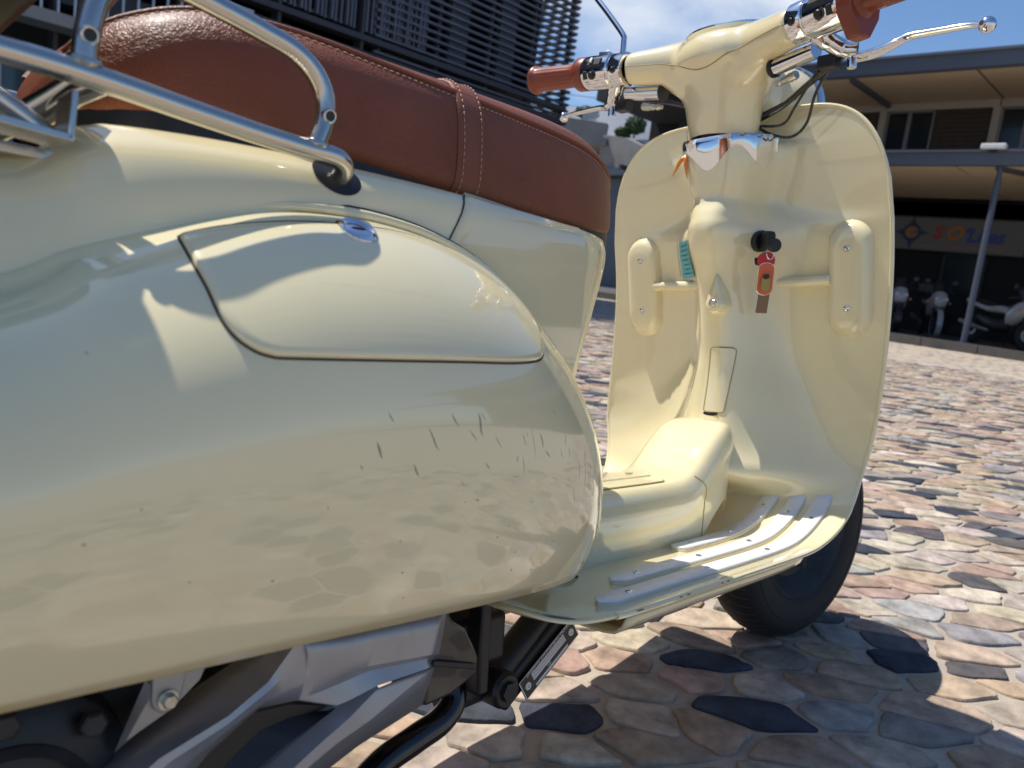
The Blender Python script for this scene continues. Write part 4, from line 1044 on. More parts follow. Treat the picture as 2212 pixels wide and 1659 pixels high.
MB().loft([[on_tun(.893+.009*math.cos(a), .010+.0045*math.sin(a), o)[0] for a in np.linspace(0, 2*math.pi, 20, endpoint=False)] for o in (.0018, .0040)]).build("lid_catch", CREAM, tun)
sm = []
for z in np.linspace(.262, .352, 24):
    hit = TB.ray_cast(Vector((.986-.02*max(0, (z-.33)/.02)**1.5, -1, z)), Vector((0, 1, 0)))
    if hit[0] is not None: sm.append(np.array(hit[0])+np.array((0, -.0001, 0)))
MB().tube(sm, .0008, 6).build("panel_seam", OLIVE, tun)
# --- handlebar assembly, drawn straight ahead and then turned 10 degrees to the right about the raked steering axis
AX0 = np.array((1.095, 0, .87)); AXD = np.array((-.44, 0, .9)); AXD /= np.linalg.norm(AXD)
STEER = Matrix.Translation(AX0) @ Matrix.Rotation(R(-10), 4, Vector(AXD)) @ Matrix.Translation(-AX0)
def stx(o):
    o.data.transform(STEER); o.data.update(); return o
hs = MB()
def ering(c, a, b, tilt=.26, k=28, sq=1.0):
    out = []
    for t in np.linspace(0, 2*math.pi, k, endpoint=False):
        ca, sa = math.copysign(abs(math.cos(t))**sq, math.cos(t)), math.copysign(abs(math.sin(t))**sq, math.sin(t))
        out.append(np.array((c[0]+a*ca*math.cos(tilt)*-1, c[1]+b*sa, c[2]+a*ca*math.sin(tilt))))
    return out
hs.loft([ering(c, a, b, .26) for c, a, b in (((1.098, 0, .84), .049, .053), ((1.092, 0, .866), .050, .055), ((1.088, 0, .885), .052, .059), ((1.083, 0, .915), .055, .064), ((1.078, 0, .940), .058, .072), ((1.072, 0, .962), .063, .085), ((1.070, 0, .980), .068, .098))])
hs.loft([ering(c, a, b, .10) for c, a, b in (((1.072, 0, .97), .066, .095), ((1.073, 0, .990), .068, .096), ((1.076, 0, 1.006), .066, .090), ((1.079, 0, 1.016), .061, .084), ((1.081, 0, 1.021), .054, .076))])
for sg in (1, -1):
    P = [np.array((1.066-.046*t**1.3, sg*(.03+.130*t), 1.0-.004*t)) for t in np.linspace(0, 1, 12)]
    hs.tube(P, [.040-.0135*t**.7 for t in np.linspace(0, 1, 12)], 24)
    # web under the arm, sweeping down into the neck
    P = [np.array((1.072-.02*t, sg*(.02+.075*t), .955+.032*t)) for t in np.linspace(0, 1, 8)]
    hs.tube(P, [.042-.018*t for t in np.linspace(0, 1, 8)], 20)
# nacelle that carries the headlamp, ahead of the neck
hs.tube([(1.09, 0, .962), (1.13, 0, .955), (1.165, 0, .950)], [.045, .052, .056], 28)
tmp = hs.build("tmp", CREAM, None, True, 0)
rm = tmp.modifiers.new("r", 'REMESH'); rm.mode = 'VOXEL'; rm.voxel_size = .0032; rm.use_smooth_shade = True
sm_ = tmp.modifiers.new("s", 'SMOOTH'); sm_.factor = .5; sm_.iterations = 48
dg = bpy.context.evaluated_depsgraph_get(); me = bpy.data.meshes.new_from_object(tmp.evaluated_get(dg)); bpy.data.objects.remove(tmp)
# open the underside of the neck
bm = bmesh.new(); bm.from_mesh(me)
pn = Vector((-.26, 0, .966)).normalized(); geom = bm.verts[:]+bm.edges[:]+bm.faces[:]
bmesh.ops.bisect_plane(bm, geom=geom, plane_co=Vector((1.04, 0, .8745)), plane_no=Vector((.05, 0, 1)), clear_inner=True)
for sg in (1, -1): bmesh.ops.bisect_plane(bm, geom=bm.verts[:]+bm.edges[:]+bm.faces[:], plane_co=Vector((1.0, sg*.158, 1)), plane_no=Vector((0, sg, 0)), clear_outer=True)
bm.to_mesh(me); bm.free()
me.polygons.foreach_set("use_smooth", [True]*len(me.polygons)); me.materials.clear(); me.materials.append(CREAM)
head = bpy.data.objects.new("handlebar_cover", me); S.collection.objects.link(head); head.parent = SC; tag(head, "cream handlebar cover with the instrument bezel on top")
HB = bvh(head)
def on_head(y, z, off=0., d=(1, 0, 0), x0=.8):
    hit = HB.ray_cast(Vector((x0, y, z)), Vector(d))
    if hit[0] is None: return None
    n = np.array(hit[1]); n = -n if n[0] > 0 else n; return np.array(hit[0])+n*off
seam = []
for y in np.linspace(-.156, .156, 90):
    z = .992-.026*math.exp(-(y/.055)**2)
    q = on_head(y, z, -.0002)
    if q is not None: seam.append(q)
stx(MB().tube(seam, .0009, 6).build("cover_seam", OLIVE, head, sharp=0))
# raised upper shell lip just above the seam
for (y, z) in ((-.093, .958), (.093, .958)):
    q = on_head(y, z, -.0015)
    if q is not None: stx(MB().loft([[q+np.array((-.002*e, .0042*k*math.cos(a), .0085*k*math.sin(a))) for a in np.linspace(0, 2*math.pi, 18, endpoint=False)] for k, e in ((1, 0), (.9, .7))]).build("screw_well", OLIVE, head))
for sg in (1, -1):
    q = on_head(sg*.122, .978, 0)
# instrument bezel on top
C0 = np.array((1.082, 0, 1.0345)); nb = np.array((-.10, 0, .99)); 
def bez(a, b, hh, k=40): return [C0+np.array((a*math.cos(t), b*math.sin(t), 0))+np.array((0, 0, .06*a*math.cos(t)))+nb*hh for t in np.linspace(0, 2*math.pi, k, endpoint=False)]
stx(MB().loft([bez(.0575, .0795, -.006), bez(.0575, .0795, .001), bez(.056, .078, .0028), bez(.053, .075, .0022), bez(.051, .073, -.002)], cap=False).build("bezel", CHROME, head))
stx(MB().loft([bez(.0545, .0765, .002), bez(.046, .065, .0042), bez(.024, .034, .0060), bez(.002, .0025, .0065)]).build("instrument_lens", CREAM, head))
stx(MB().loft([bez(.060, .083, -.022), bez(.0595, .0818, -.006), bez(.0585, .0805, -.001)], cap=False).build("bezel_base", CREAM, head))
stx(MB().loft([ering((1.14, -.012, z), a, b, 0, 20) for z, a, b in ((1.00, .03, .024), (1.046, .022, .020), (1.056, .008, .010))]).build("front_crest", CREAM, head))
head.data.transform(STEER)
# headlamp bowl behind the bars
HL = np.array((1.150, 0, .945)); hd = np.array((1, 0, -.05))
hl = stx(MB().lathe([(.02, -.02), (.05, .0), (.068, .022), (.078, .045), (.081, .062), (.081, .072)], HL, hd, 40).build("headlamp", CREAM, SC))
stx(MB().lathe([(.083, .066), (.086, .070), (.086, .080), (.081, .086), (.078, .084)], HL, hd, 40).build("headlamp_rim", CHROME, hl))
stx(MB().lathe([(.079, .083), (.06, .094), (.03, .100), (.0005, .102)], HL, hd, 32).build("headlamp_lens", GLASS, hl))
# clamps, switch housings, grips, levers on both sides
def side(sg):
    def P(y, dx=0, dz=0): return np.array((1.020-.0135*(y-.158)/.087*1.0+dx, sg*y, .996+.004*(y-.158)/.087+dz))
    a, b = P(.158), P(.37); d = (b-a)/np.linalg.norm(b-a)
    cl = MB().lathe([(.0205, .0), (.0270, .0005), (.0278, .0018), (.0278, .0245), (.0270, .0262), (.0262, .0268), (.0262, .0282), (.0272, .029), (.0284, .031), (.0284, .0800), (.0276, .0830), (.0255, .0842), (.02, .0845)], a, d, 44).build("switch_housing", CHROME, head, sharp=30); stx(cl)
    fr = np.array((-1, 0, 0.)); 
    def on_cl(s, ang, rad=.0284):
        u = np.cross(d, (0, 0, 1.)); u /= np.linalg.norm(u); u = u if u[0] < 0 else -u; v = np.array((0, 0, 1.))-d*d[2]
        nn = u*math.cos(ang)+v*math.sin(ang); return a+d*s+nn*rad, nn, np.cross(nn, d)
    def knob(s, ang, w, hgt, th, name, m, rad=.0284, rnd=False):
        c, nn, tt = on_cl(s, ang, rad)
        if rnd: o = MB().lathe([(w, -.003), (w, th*.7), (w*.8, th), (.0001, th)], c, nn, 18).build(name, m, head)
        else: o = MB().box(c+nn*(th/2-.001), (w, hgt, th+.002), np.array([d, tt, nn]).T).build(name, m, head); 
        stx(o); return o
    bevel(knob(.055, .32, .028, .0135, .0022, "switch_pad", BLACK), .001); bevel(knob(.060, .36, .006, .009, .0055, "rocker", ZINC if sg > 0 else BLACK), .001)
    knob(.058, -.42, .0082, 0, .0012, "button_well", BLACKG, rnd=True); knob(.058, -.42, .0052, 0, .0042, "horn_button", BLACK, rnd=True)
    bevel(knob(.073, -.42, .009, .013, .0010, "switch_recess", GREYDARK), .001)
    knob(.014, -.25, .0062, 0, .0010, "screw_well", BLACKG, .0278, rnd=True); knob(.014, -.25, .0040, 0, .003, "clamp_screw", GREYDARK, .0278, rnd=True)
    bevel(knob(.052, 1.45, .020, .012, .0045, "clamp_lug", CHROME), .001)
    # grip: flange, ribbed barrel, end bead
    flw = .0275
    gp = MB(); n = 60; prof_ = [(.018, .0845), (.0278, .0848), (.0284, .0865), (.0284, .1030), (.0272, .1050), (.0240, .1075), (.0205, .1110), (.0195, .1150), (.0198, .125), (.0205, .150), (.0210, .180), (.0212, .198), (.0222, .2035), (.0250, .2075), (.0254, .2105), (.0245, .2135), (.0215, .2150), (.0001, .2152)]
    u = np.cross(d, (0, 0, 1.)); u /= np.linalg.norm(u); v = np.cross(d, u); rings = []
    for rr, hh in prof_:
        rg = []
        for k in range(n):
            t = 2*math.pi*k/n; q = rr*(1+(.022*math.cos(15*t) if .112 < hh < .2 else 0)); rg.append(a+d*hh+q*(u*math.cos(t)+v*math.sin(t)))
        rings.append(rg)
    gp.loft(rings); g = stx(gp.build("grip", GRIPM, SC, sharp=40)); tag(g, "brown ribbed rubber grip, %s bar" % ("left" if sg > 0 else "right"))
    if sg < 0:   # throttle drum with its lug below
        c = a+d*.096; pl = []
        for t in np.linspace(-.1, math.pi+.1, 20): pl.append((.0305*math.cos(t), .0305*math.sin(t)))
        pl += [(-.027, -.022), (-.004, -.048), (.016, -.047), (.030, -.020)]
        uu = np.array((1, 0, 0.))-d*d[0]; uu /= np.linalg.norm(uu); vv = np.cross(d, uu); vv = vv if vv[2] > 0 else -vv
        o = MB().prism([(q[0]*(1 if True else -1), q[1]) for q in pl], .021, c-d*.0105, uu, vv).build("throttle_drum", GRIPM, head); bevel(o, .0025, 2); stx(o)
        o = MB().lathe([(.0035, -.001), (.0035, .001), (.0001, .001)], c+uu*-.018+vv*-.028-d*-.0 , -d if (d@np.array((0, -1, 0))) > 0 else d, 14); 
        o = MB().lathe([(.0034, .0), (.0034, .0008), (.0001, .0008)], c-uu*.019-vv*.022+d*.0108*0-d*.0108, -d, 14).build("drum_screw", BLACK, head); stx(o)
    # lever perch, reservoir tube, pivot block and blade
    pr = a+d*.040+np.array((.012, 0, -.022))
    pb = MB(); pb.tube(catmull([a+d*.030+np.array((.010, 0, -.016)), a+d*.045+np.array((.022, 0, -.030)), a+d*.060+np.array((.036, 0, -.040)), a+d*.075+np.array((.045, 0, -.042))], 6), [.014]*6+[.012]*6+[.010]*7, 16); pch = stx(pb.build("lever_perch", CHROME, SC))
    o = MB().tube([a+d*.020+np.array((.026, 0, -.032)), a-d*.050+np.array((.026, 0, -.036))], .0115, 18).build("reservoir", CHROME, pch); stx(o)
    o = MB().tube([a-d*.050+np.array((.026, 0, -.036)), a-d*.056+np.array((.026, 0, -.036))], .0135, 18).build("reservoir_cap", GREYDARK, pch); stx(o)
    c = a+d*.036+np.array((.038, 0, -.050)); o = MB().box(c, (.020, .026, .018)); o = o.build("lever_switch", BLACK, pch); bevel(o, .002); stx(o)
    o = MB().lathe([(.006, -.016), (.0065, -.012), (.0065, .012), (.006, .016)], a+d*.068+np.array((.045, 0, -.048)), (0, .1, 1), 18, True).build("pivot", CHROME, pch); stx(o)
    o = MB().tube(catmull([a-d*.012+np.array((.03, 0, -.055)), a-d*.03+np.array((.03, 0, -.057)), a-d*.05+np.array((.032, 0, -.058))], 5), [.006, .007, .006, .007, .006, .005, .0055, .004, .0055, .004, .0035], 12).build("cable_adjuster", ZINC, pch); stx(o)
    LV = [a+d*.060+np.array((.046, 0, -.043)), a+d*.078+np.array((.058, 0, -.041)), a+d*.093+np.array((.070, 0, -.036)), a+d*.108+np.array((.079, 0, -.029)), a+d*.125+np.array((.085, 0, -.0225)), a+d*.150+np.array((.090, 0, -.019)), a+d*.175+np.array((.0945, 0, -.0165)), a+d*.200+np.array((.098, 0, -.0145)), a+d*.214+np.array((.0995, 0, -.0135))]
    if sg > 0: LV = [q+np.array((0, .016*max(0, i-2)/6, -.004-.022*max(0, i-2)/6)) for i, q in enumerate(LV)]
    else: LV = [q+np.array((0, 0, -.006-.018*max(0, i-4)/4)) for i, q in enumerate(LV)]
    C = catmull(LV, 8); m = len(C); rad = [float(np.interp(i/(m-1), [0, .25, .45, .55, .8, 1], [.010, .0105, .0085, .0078, .0066, .0055])) for i in range(m)]
    lv = stx(MB().tube(C, rad, 14, flat=[(1.0, .62)]*m).build("brake_lever", CHROME, SC))
    e = LV[-1]+(LV[-1]-LV[-2])/np.linalg.norm(LV[-1]-LV[-2])*.007
    o = MB().lathe([(.0001, -.0098)]+[(.0098*math.sin(t), -.0098*math.cos(t)) for t in np.linspace(.2, math.pi-.2, 12)]+[(.0001, .0098)], e, d, 20).build("lever_ball", CHROME, lv); stx(o)
    # mirror on a bent stalk
    m0 = a+d*.020+np.array((.004, 0, .024)); MS = catmull([m0, m0+np.array((.001, sg*.002, .026)), m0+np.array((.002, sg*.008, .040)), m0+np.array((.005, sg*.055, .088)), m0+np.array((.008, sg*.098, .130)), m0+np.array((.010, sg*.120, .160))], 8)
    if sg < 0: MS = catmull([m0, m0+np.array((.004, 0, .03)), m0+np.array((.03, -.02, .06)), m0+np.array((.07, -.06, .10)), m0+np.array((.08, -.09, .15))], 8)
    ms = stx(MB().tube(MS, .0048, 14).build("mirror_stalk", CHROME, SC))
    mc = MS[-1]+np.array((.0, sg*.020, .035)); o = stx(MB().lathe([(.0001, .024), (.025, .020), (.044, .008), (.050, -.003), (.0485, -.005)], mc, (1, -sg*.15, .05), 32).build("mirror_shell", CHROME, ms))
    stx(MB().lathe([(.048, -.004), (.0001, -.0035)], mc, (1, -sg*.15, .05), 32).build("mirror_glass", MIRROR, ms))
side(1); side(-1)
# cables in front of the neck on the right
def cable(P, rad, name="cable"): stx(MB().tube(catmull(P, 8), rad, 10).build(name, BLACKG, SC))
cable([(1.06, -.220, .962), (1.085, -.175, .955), (1.105, -.135, .945), (1.12, -.095, .93), (1.12, -.05, .915)], .0042)
cable([(1.055, -.215, .958), (1.078, -.172, .949), (1.098, -.13, .937), (1.11, -.09, .920), (1.11, -.05, .905)], .0046)
cable([(1.06, -.205, .965), (1.10, -.150, .930), (1.125, -.125, .895), (1.13, -.10, .878), (1.12, -.07, .882), (1.10, -.04, .90)], .0022)
cable([(1.075, -.165, .953), (1.105, -.115, .915), (1.118, -.088, .895), (1.11, -.05, .895)], .0020)
cable([(1.05, .16, .955), (1.08, .10, .945), (1.10, .05, .93)], .0032)

# --- front wheel, turned with the bars
WC = np.array((1.437, 0, .214)); ay = (0, 1, 0)
TY = [(.128, -.040), (.140, -.047), (.158, -.0515), (.178, -.052), (.192, -.047), (.203, -.036), (.2105, -.020), (.2135, 0), (.2105, .020), (.203, .036), (.192, .047), (.178, .052), (.158, .0515), (.140, .047), (.128, .040)]
wheel = bpy.data.objects.new("front_wheel", None); S.collection.objects.link(wheel); wheel.parent = SC
TYc = [(q[0], q[1]) for q in catmull([(a, b, 0) for a, b in TY], 3)]
def tyre(C, par, st=True):
    o = MB().lathe(TYc, C, ay, 72, False, (1, 0, 0)).build("tyre", RUBBER, par, sharp=60)
    bmh = MB()
    for k in range(60):       # tread grooves as thin darker cuts standing just in the tread
        t = 2*math.pi*k/60
        for sgn in (1, -1):
            P = []
            for yy in np.linspace(.006, .040, 6):
                rad = float(np.interp(yy, [0, .02, .036, .047], [.2135, .2105, .203, .192])); tt = t+sgn*.02+(yy-.006)*2.2
                P.append(np.array(C)+np.array((math.cos(tt)*(rad+.0002), sgn*yy, math.sin(tt)*(rad+.0002))))
            bmh.tube(P, .0011, 4)
    g = bmh.build("tread_groove", GAP, par, sharp=0); tag(g, kind='stuff')
    ring = MB().tube([np.array(C)+np.array((.172*math.cos(t), -.0522, .172*math.sin(t))) for t in np.linspace(0, 2*math.pi, 80, endpoint=False)], .0012, 6, closed=True).build("sidewall_rib", RUBBER, par)
    rm = MB().lathe([(.130, -.036), (.134, -.041), (.130, -.043), (.120, -.036), (.105, -.020), (.095, -.012), (.060, -.012), (.050, -.022), (.028, -.030), (.026, -.036), (.0001, -.036)], C, ay, 48, False, (1, 0, 0)).build("rim", GREYDARK, par)
    rb = MB().lathe([(.130, .036), (.134, .041), (.128, .043), (.105, .020), (.06, .012), (.028, .03), (.0001, .03)], C, ay, 48, False, (1, 0, 0)).build("rim", GREYDARK, par)
    nuts = []
    for k in range(5):
        t = 2*math.pi*k/5; nuts.append(MB().lathe([(.006, -.030), (.006, -.016), (.0001, -.016)], np.array(C)+np.array((.075*math.cos(t), 0, .075*math.sin(t))), ay, 10).build("wheel_nut", ZINC, par))
    out = [o, g, ring, rm, rb]+nuts
    if st: [stx(q) for q in out]
    return out
tyre(WC, wheel)
fk = MB().tube([(1.12, 0, .80), (1.25, 0, .56), (1.30, -.0, .46)], .022, 16); fk.tube([(1.30, -.0, .46), (1.345, -.066, .39), (1.40, -.066, .26), (1.437, -.064, .214)], [.02, .016, .016, .02], 14); stx(fk.build("front_fork", BLACK, SC))
def fen(u, v):      # wide fixed fender over the wheel
    a = math.pi*(u-.5)*1.96; b_ = math.pi*.5*v
    cxx = math.sin(b_); return np.array((1.395+.205*math.sin(a)*cxx, -.128*math.cos(a)*cxx if False else .128*math.cos(a)*cxx, .365+.125*math.cos(b_)**.8))
V, F = grid(64, 20, lambda u, v: np.array((1.395+.205*math.cos(2*math.pi*u)*math.sin(math.pi*.5*v), .128*math.sin(2*math.pi*u)*math.sin(math.pi*.5*v), .350+.135*max(0, math.cos(math.pi*.5*v))**.8)))
mg = fixn(obj("front_fender", V, F, CREAM, SC)); solid(mg, .002)
# nose cover ahead of the leg shield
ns = MB(); ns.loft([[np.array((xb+dx*math.cos(a), w*math.sin(a), z)) for a in np.linspace(-math.pi/2, math.pi/2, 24)] for z, xb, dx, w in ((.46, 1.20, .12, .09), (.60, 1.19, .13, .085), (.75, 1.17, .11, .075), (.90, 1.14, .06, .06))], closed=False); ns.build("nose_cover", CREAM, SC)

# --- running gear under the cowl
YR = -.155
eng = MB()
def E_(x, z, y=YR): return np.array((x, y, z))
# exhaust guard: one angular cover with creases, and a recessed black insert
def lin(P, n=6): return [np.array(P[i])*(1-t)+np.array(P[i+1])*t for i in range(len(P)-1) for t in np.linspace(0, 1, n, endpoint=False)]+[np.array(P[-1])]
gD = [(.109, -.143, .244), (.145, -.143, .261), (.194, -.143, .284), (.221, -.145, .296), (.245, -.149, .310)]
gC0 = [(.125, -.157, .245), (.159, -.157, .262), (.199, -.157, .276), (.226, -.158, .292), (.246, -.161, .312)]
gC = [(.135, -.171, .246), (.158, -.172, .260), (.199, -.173, .273), (.225, -.173, .287), (.248, -.173, .312)]
gC2 = [(.142, -.172, .243), (.164, -.173, .2565), (.1985, -.174, .2685), (.226, -.1745, .2825), (.253, -.1735, .300)]
gI = [(.154, -.169, .238), (.174, -.170, .251), (.196, -.171, .262), (.225, -.172, .275), (.253, -.172, .280)]
gIn = [(.170, -.167, .232), (.190, -.167, .250), (.2055, -.1675, .2595), (.222, -.168, .269), (.249, -.169, .267)]
eng.loft([lin(q) for q in (gD, gC0, gC, gC2, gI, gIn)], closed=False)
band = MB()
bT = [(.248, -.173, .312), (.273, -.173, .308), (.320, -.169, .306), (.386, -.165, .302)]
bM = [(.253, -.1735, .298), (.278, -.1735, .294), (.320, -.170, .290), (.3825, -.166, .284)]
bK = [(.253, -.172, .280), (.281, -.1715, .278), (.309, -.169, .275), (.3785, -.166, .2665)]
bL = [(.249, -.169, .267), (.270, -.1675, .267), (.312, -.1650, .2695), (.3765, -.1635, .2630)]
bV = [(.281, -.169, .254), (.290, -.169, .2545), (.316, -.169, .2585), (.3745, -.1655, .2570)]
bF = [(a, -.140, c-.004) for a, b, c in bV]
eng.loft([lin(q) for q in (bT, bM, bK, bL, bV, bF)], closed=False)
wV = [(.218, -.167, .213), (.230, -.167, .225), (.254, -.168, .238), (.2825, -.169, .2515), (.316, -.169, .2585)]
wW = [(.229, -.176, .212), (.242, -.177, .225), (.264, -.177, .236), (.288, -.176, .246), (.3165, -.1705, .2575)]
wL = [(.236, -.176, .208), (.252, -.177, .2215), (.277, -.177, .2315), (.306, -.1755, .2385), (.3745, -.1660, .2570)]
wB = [(.250, -.163, .188), (.279, -.163, .206), (.306, -.163, .215), (.335, -.163, .221), (.3685, -.1615, .2270)]
wF = [(a-.012, -.140, c+.010) for a, b, c in wV]
eng.loft([lin(q) for q in (wF, wV, wW, wL, wB)], closed=False)
guard = eng.build("engine_guard", ENGINE, SC, sharp=24); solid(guard, .002); 
ins = MB(); ins.loft([lin(q) for q in ([(.170, -.1665, .2325), (.190, -.1665, .2505), (.2055, -.167, .260), (.222, -.1675, .2695), (.249, -.1685, .2675), (.281, -.1685, .2545)], [(.176, -.158, .2285), (.194, -.158, .2455), (.209, -.158, .254), (.2245, -.159, .2625), (.2495, -.160, .261), (.279, -.163, .2525)], [(.190, -.157, .2195), (.202, -.157, .230), (.214, -.1575, .239), (.230, -.158, .249), (.252, -.159, .2515), (.277, -.162, .2500)], [(.212, -.166, .2145), (.2235, -.166, .2275), (.236, -.1665, .2345), (.250, -.167, .240), (.266, -.1675, .2455), (.282, -.1680, .2520)])], closed=False)
ins.build("guard_insert", BLACK, guard, sharp=24)
# lug with its bolt
lug = MB(); lug.loft([[E_(.140, .262, YR+.002), E_(.156, .300, YR+.002), E_(.170, .305, YR+.002), E_(.196, .305, YR+.002), E_(.190, .296, YR+.002), E_(.172, .281, YR+.002)], [E_(.1445, .2695, YR-.003), E_(.1585, .297, YR-.006), E_(.168, .302, YR-.006), E_(.189, .301, YR-.004), E_(.186, .295, YR-.005), E_(.169, .2815, YR-.005)]]); lug.build("engine_lug", CAST, SC)
pl_ = [(-.0085, .018), (-.0085, 0), (-.007, -.005), (-.0035, -.008), (0, -.0088), (.0038, -.008), (.0072, -.0045), (.009, 0), (.012, .018)]
o = MB().prism(pl_, .004, E_(.1648, .2905, YR-.0045), (1, 0, 0), (0, 0, 1)).build("lug_tab", CAST, SC); bevel(o, .001)
bo = MB(); bo.lathe([(.0058, .006), (.0058, .0085), (.0001, .0085)], E_(.1648, .2900, YR-.002), (0, -1, 0), 24); bo.lathe([(.0046, .0085), (.0046, .0118), (.0038, .0126), (.0001, .0126)], E_(.1648, .2900, YR-.002), (0, -1, 0), 6); bo.build("hex_bolt", ZINC, SC)
# dark engine mass, arm and frame
MB().lathe([(.0001, -.05), (.06, -.05), (.075, -.04), (.08, .0), (.08, .08)], (.085, -.10, .232), (0, 1, 0), 32, True).build("engine_case", BLACK, SC)
MB().lathe([(.045, -.056), (.05, -.052), (.05, -.04)], (.085, -.10, .232), (0, 1, 0), 32).build("case_ring", GREYDARK, SC)
for (x, z) in ((.128, .283), (.060, .262), (.115, .215), (.05, .21), (.085, .295)):
    MB().lathe([(.0075, 0), (.0075, .006), (.006, .007), (.0001, .007)], (x, -.150, z), (0, -1, 0), 6 if x > .07 else 16).build("case_bolt", GREYDARK, SC)
bevel(MB().box((.24, -.02, .27), (.30, .18, .09)).build("engine_block", BLACK, SC), .01)
bevel(MB().box((.482, -.02, .232), (.085, .17, .05)).build("frame_box", BLACK, SC), .006)
sp = MB(); sp.prism([(.3855, .302), (.395, .288), (.410, .279), (.4265, .2515), (.4255, .237), (.396, .2270), (.3680, .2255), (.370, .258), (.3780, .2655)], .045, (0, -.119, 0), (1, 0, 0), (0, 0, 1)); bevel(sp.build("shroud", BLACKG, SC), .003, 3)
bevel(MB().beam((.372, -.166, .2605), (.420, -.165, .2455), .003, .005).build("shroud_rib", BLACK, SC), .001)
bevel(MB().box((.478, -.112, .240), (.014, .02, .10)).build("frame_web", BLACK, SC), .003)
ar = MB().tube([(.46, -.085, .180), (.52, -.085, .180), (.60, -.08, .225), (.66, -.07, .26)], .016, 14); ar.build("swing_link", BLACK, SC)
MB().lathe([(.018, 0), (.018, .02), (.015, .024), (.0001, .024)], (.515, -.095, .1825), (0, -1, 0), 24).build("link_bush", BLACK, SC)
MB().lathe([(.010, .02), (.010, .028), (.0001, .028)], (.515, -.095, .1825), (0, -1, 0), 6).build("link_bolt", GREYDARK, SC)
bevel(MB().beam((.528, -.085, .160), (.640, -.085, .232), .03, .028).build("frame_rail", BLACK, SC), .004)
# maker's plate on the rail
VA, VB, VC, VD = np.array((.624, -.103, .2235)), np.array((.641, -.105, .2055)), np.array((.559, -.105, .157)), np.array((.543, -.103, .1735))
ux = (VA-VD); Lp = np.linalg.norm(ux); ux /= Lp; vy = (VD-VC); vy -= ux*(vy@ux); Wp = np.linalg.norm(vy); vy /= Wp; nrm = np.cross(ux, vy); nrm = nrm if nrm[1] < 0 else -nrm
def PV(a, b, o=0.): return VC+ux*(a*Lp)+vy*(b*Wp)+nrm*o
def plq(a0, a1, b0, b1, o, mb, th=.0004): mb.loft([[PV(a0, b0, o-th), PV(a1, b0, o-th), PV(a1, b1, o-th), PV(a0, b1, o-th)], [PV(a0, b0, o), PV(a1, b0, o), PV(a1, b1, o), PV(a0, b1, o)]])
pm = MB(); plq(0, 1, 0, 1, .0012, pm, .0016); plate = pm.build("maker_plate", PLATE, SC, smooth=False); tag(plate, "black maker's plate with pale printed panels and two rivets")
pm = MB()
for a0, a1, b0, b1 in ((0, 1, .97, 1), (0, 1, 0, .03), (0, .012, 0, 1), (.988, 1, 0, 1)): plq(a0, a1, b0, b1, .0016, pm)
for b0, b1 in ((.70, .80), (.56, .67), (.42, .53), (.08, .20)): plq(.19, .80, b0, b1, .0017, pm)
pm.build("plate_print", PLATEW, plate, smooth=False)
for a in (.09, .91): MB().lathe([(.0042, .001), (.004, .0024), (.0018, .0026), (.0016, .0014), (.0001, .0014)], PV(a, .5), nrm, 16).build("rivet", PLATEW, plate)
def text(body, size, loc, xdir, ydir, m, par, name, ext=.0001, align='LEFT', shear=0., bold=0.):
    cu = bpy.data.curves.new(name, 'FONT'); cu.body = body; cu.size = size; cu.extrude = ext; cu.align_x = align; cu.shear = shear; cu.offset = bold
    t = bpy.data.objects.new(name, cu); S.collection.objects.link(t); dgx = bpy.context.evaluated_depsgraph_get(); me = bpy.data.meshes.new_from_object(t.evaluated_get(dgx)); bpy.data.objects.remove(t)
    x = Vector(xdir).normalized(); y = Vector(ydir); y = (y-x*y.dot(x)).normalized(); z = x.cross(y)
    me.transform(Matrix([[x[i], y[i], z[i], loc[i]] for i in range(3)]+[[0, 0, 0, 1]])); me.materials.clear(); me.materials.append(m)
    o = bpy.data.objects.new(name, me); S.collection.objects.link(o); o.parent = par; return o
text("ZHEJIANG ZHONGNENG INDUSTRY CO., LTD", .0052, PV(.12, .855, .0016), ux, vy, PLATEW, plate, "plate_text")
text("125", .0045, PV(.42, .27, .0016), ux, vy, PLATEW, plate, "plate_text")
# stand tube at the bottom of the picture
MB().tube(catmull([(.28, -.115, .10), (.368, -.10, .146), (.415, -.098, .159), (.448, -.097, .166), (.466, -.094, .178), (.470, -.088, .195)], 6), .0125, 16).build("stand_tube", BLACKG, SC)
MB().tube(catmull([(.30, .10, .02), (.33, .0, .03), (.30, -.10, .075), (.28, -.115, .10)], 6), .0125, 14).build("stand_foot", BLACKG, SC)
# rear wheel
rw = bpy.data.objects.new("rear_wheel", None); S.collection.objects.link(rw); rw.parent = SC
for o in tyre((.03, .02, .215), rw, False): pass

# ------------------------------------------------------------------ things that hang on the scooter
def hang(name, label, cat, group=None):
    o = thing(name, label, cat, group=group); o.matrix_world = SCM; return o
ky = hang("ignition_key", "black headed ignition key turned in the lock of the cream steering column", "key")
side_ = np.cross(IGD, (0, 0, 1.)); side_ /= np.linalg.norm(side_)
kb = MB(); uA = IGD; vA = np.array((0, 0, 1.))-IGD*IGD[2]; vA /= np.linalg.norm(vA)
o = MB().prism([(.0, -.012), (.004, -.0135), (.024, -.015), (.030, -.013), (.032, -.004), (.032, .008), (.028, .0135), (.02, .0145), (.004, .012), (0, .010)], .011, IGQ-np.cross(uA, vA)*.0055, uA, vA).build("key_head", BLACK, ky); bevel(o, .002, 2)
MB().lathe([(.0105, 0), (.0105, .006), (.009, .0085), (.0001, .009)], IGQ+uA*.036+vA*-.008, uA, 20).build("key_cap", BLACK, ky)
KB = IGQ+uA*.029+vA*-.012
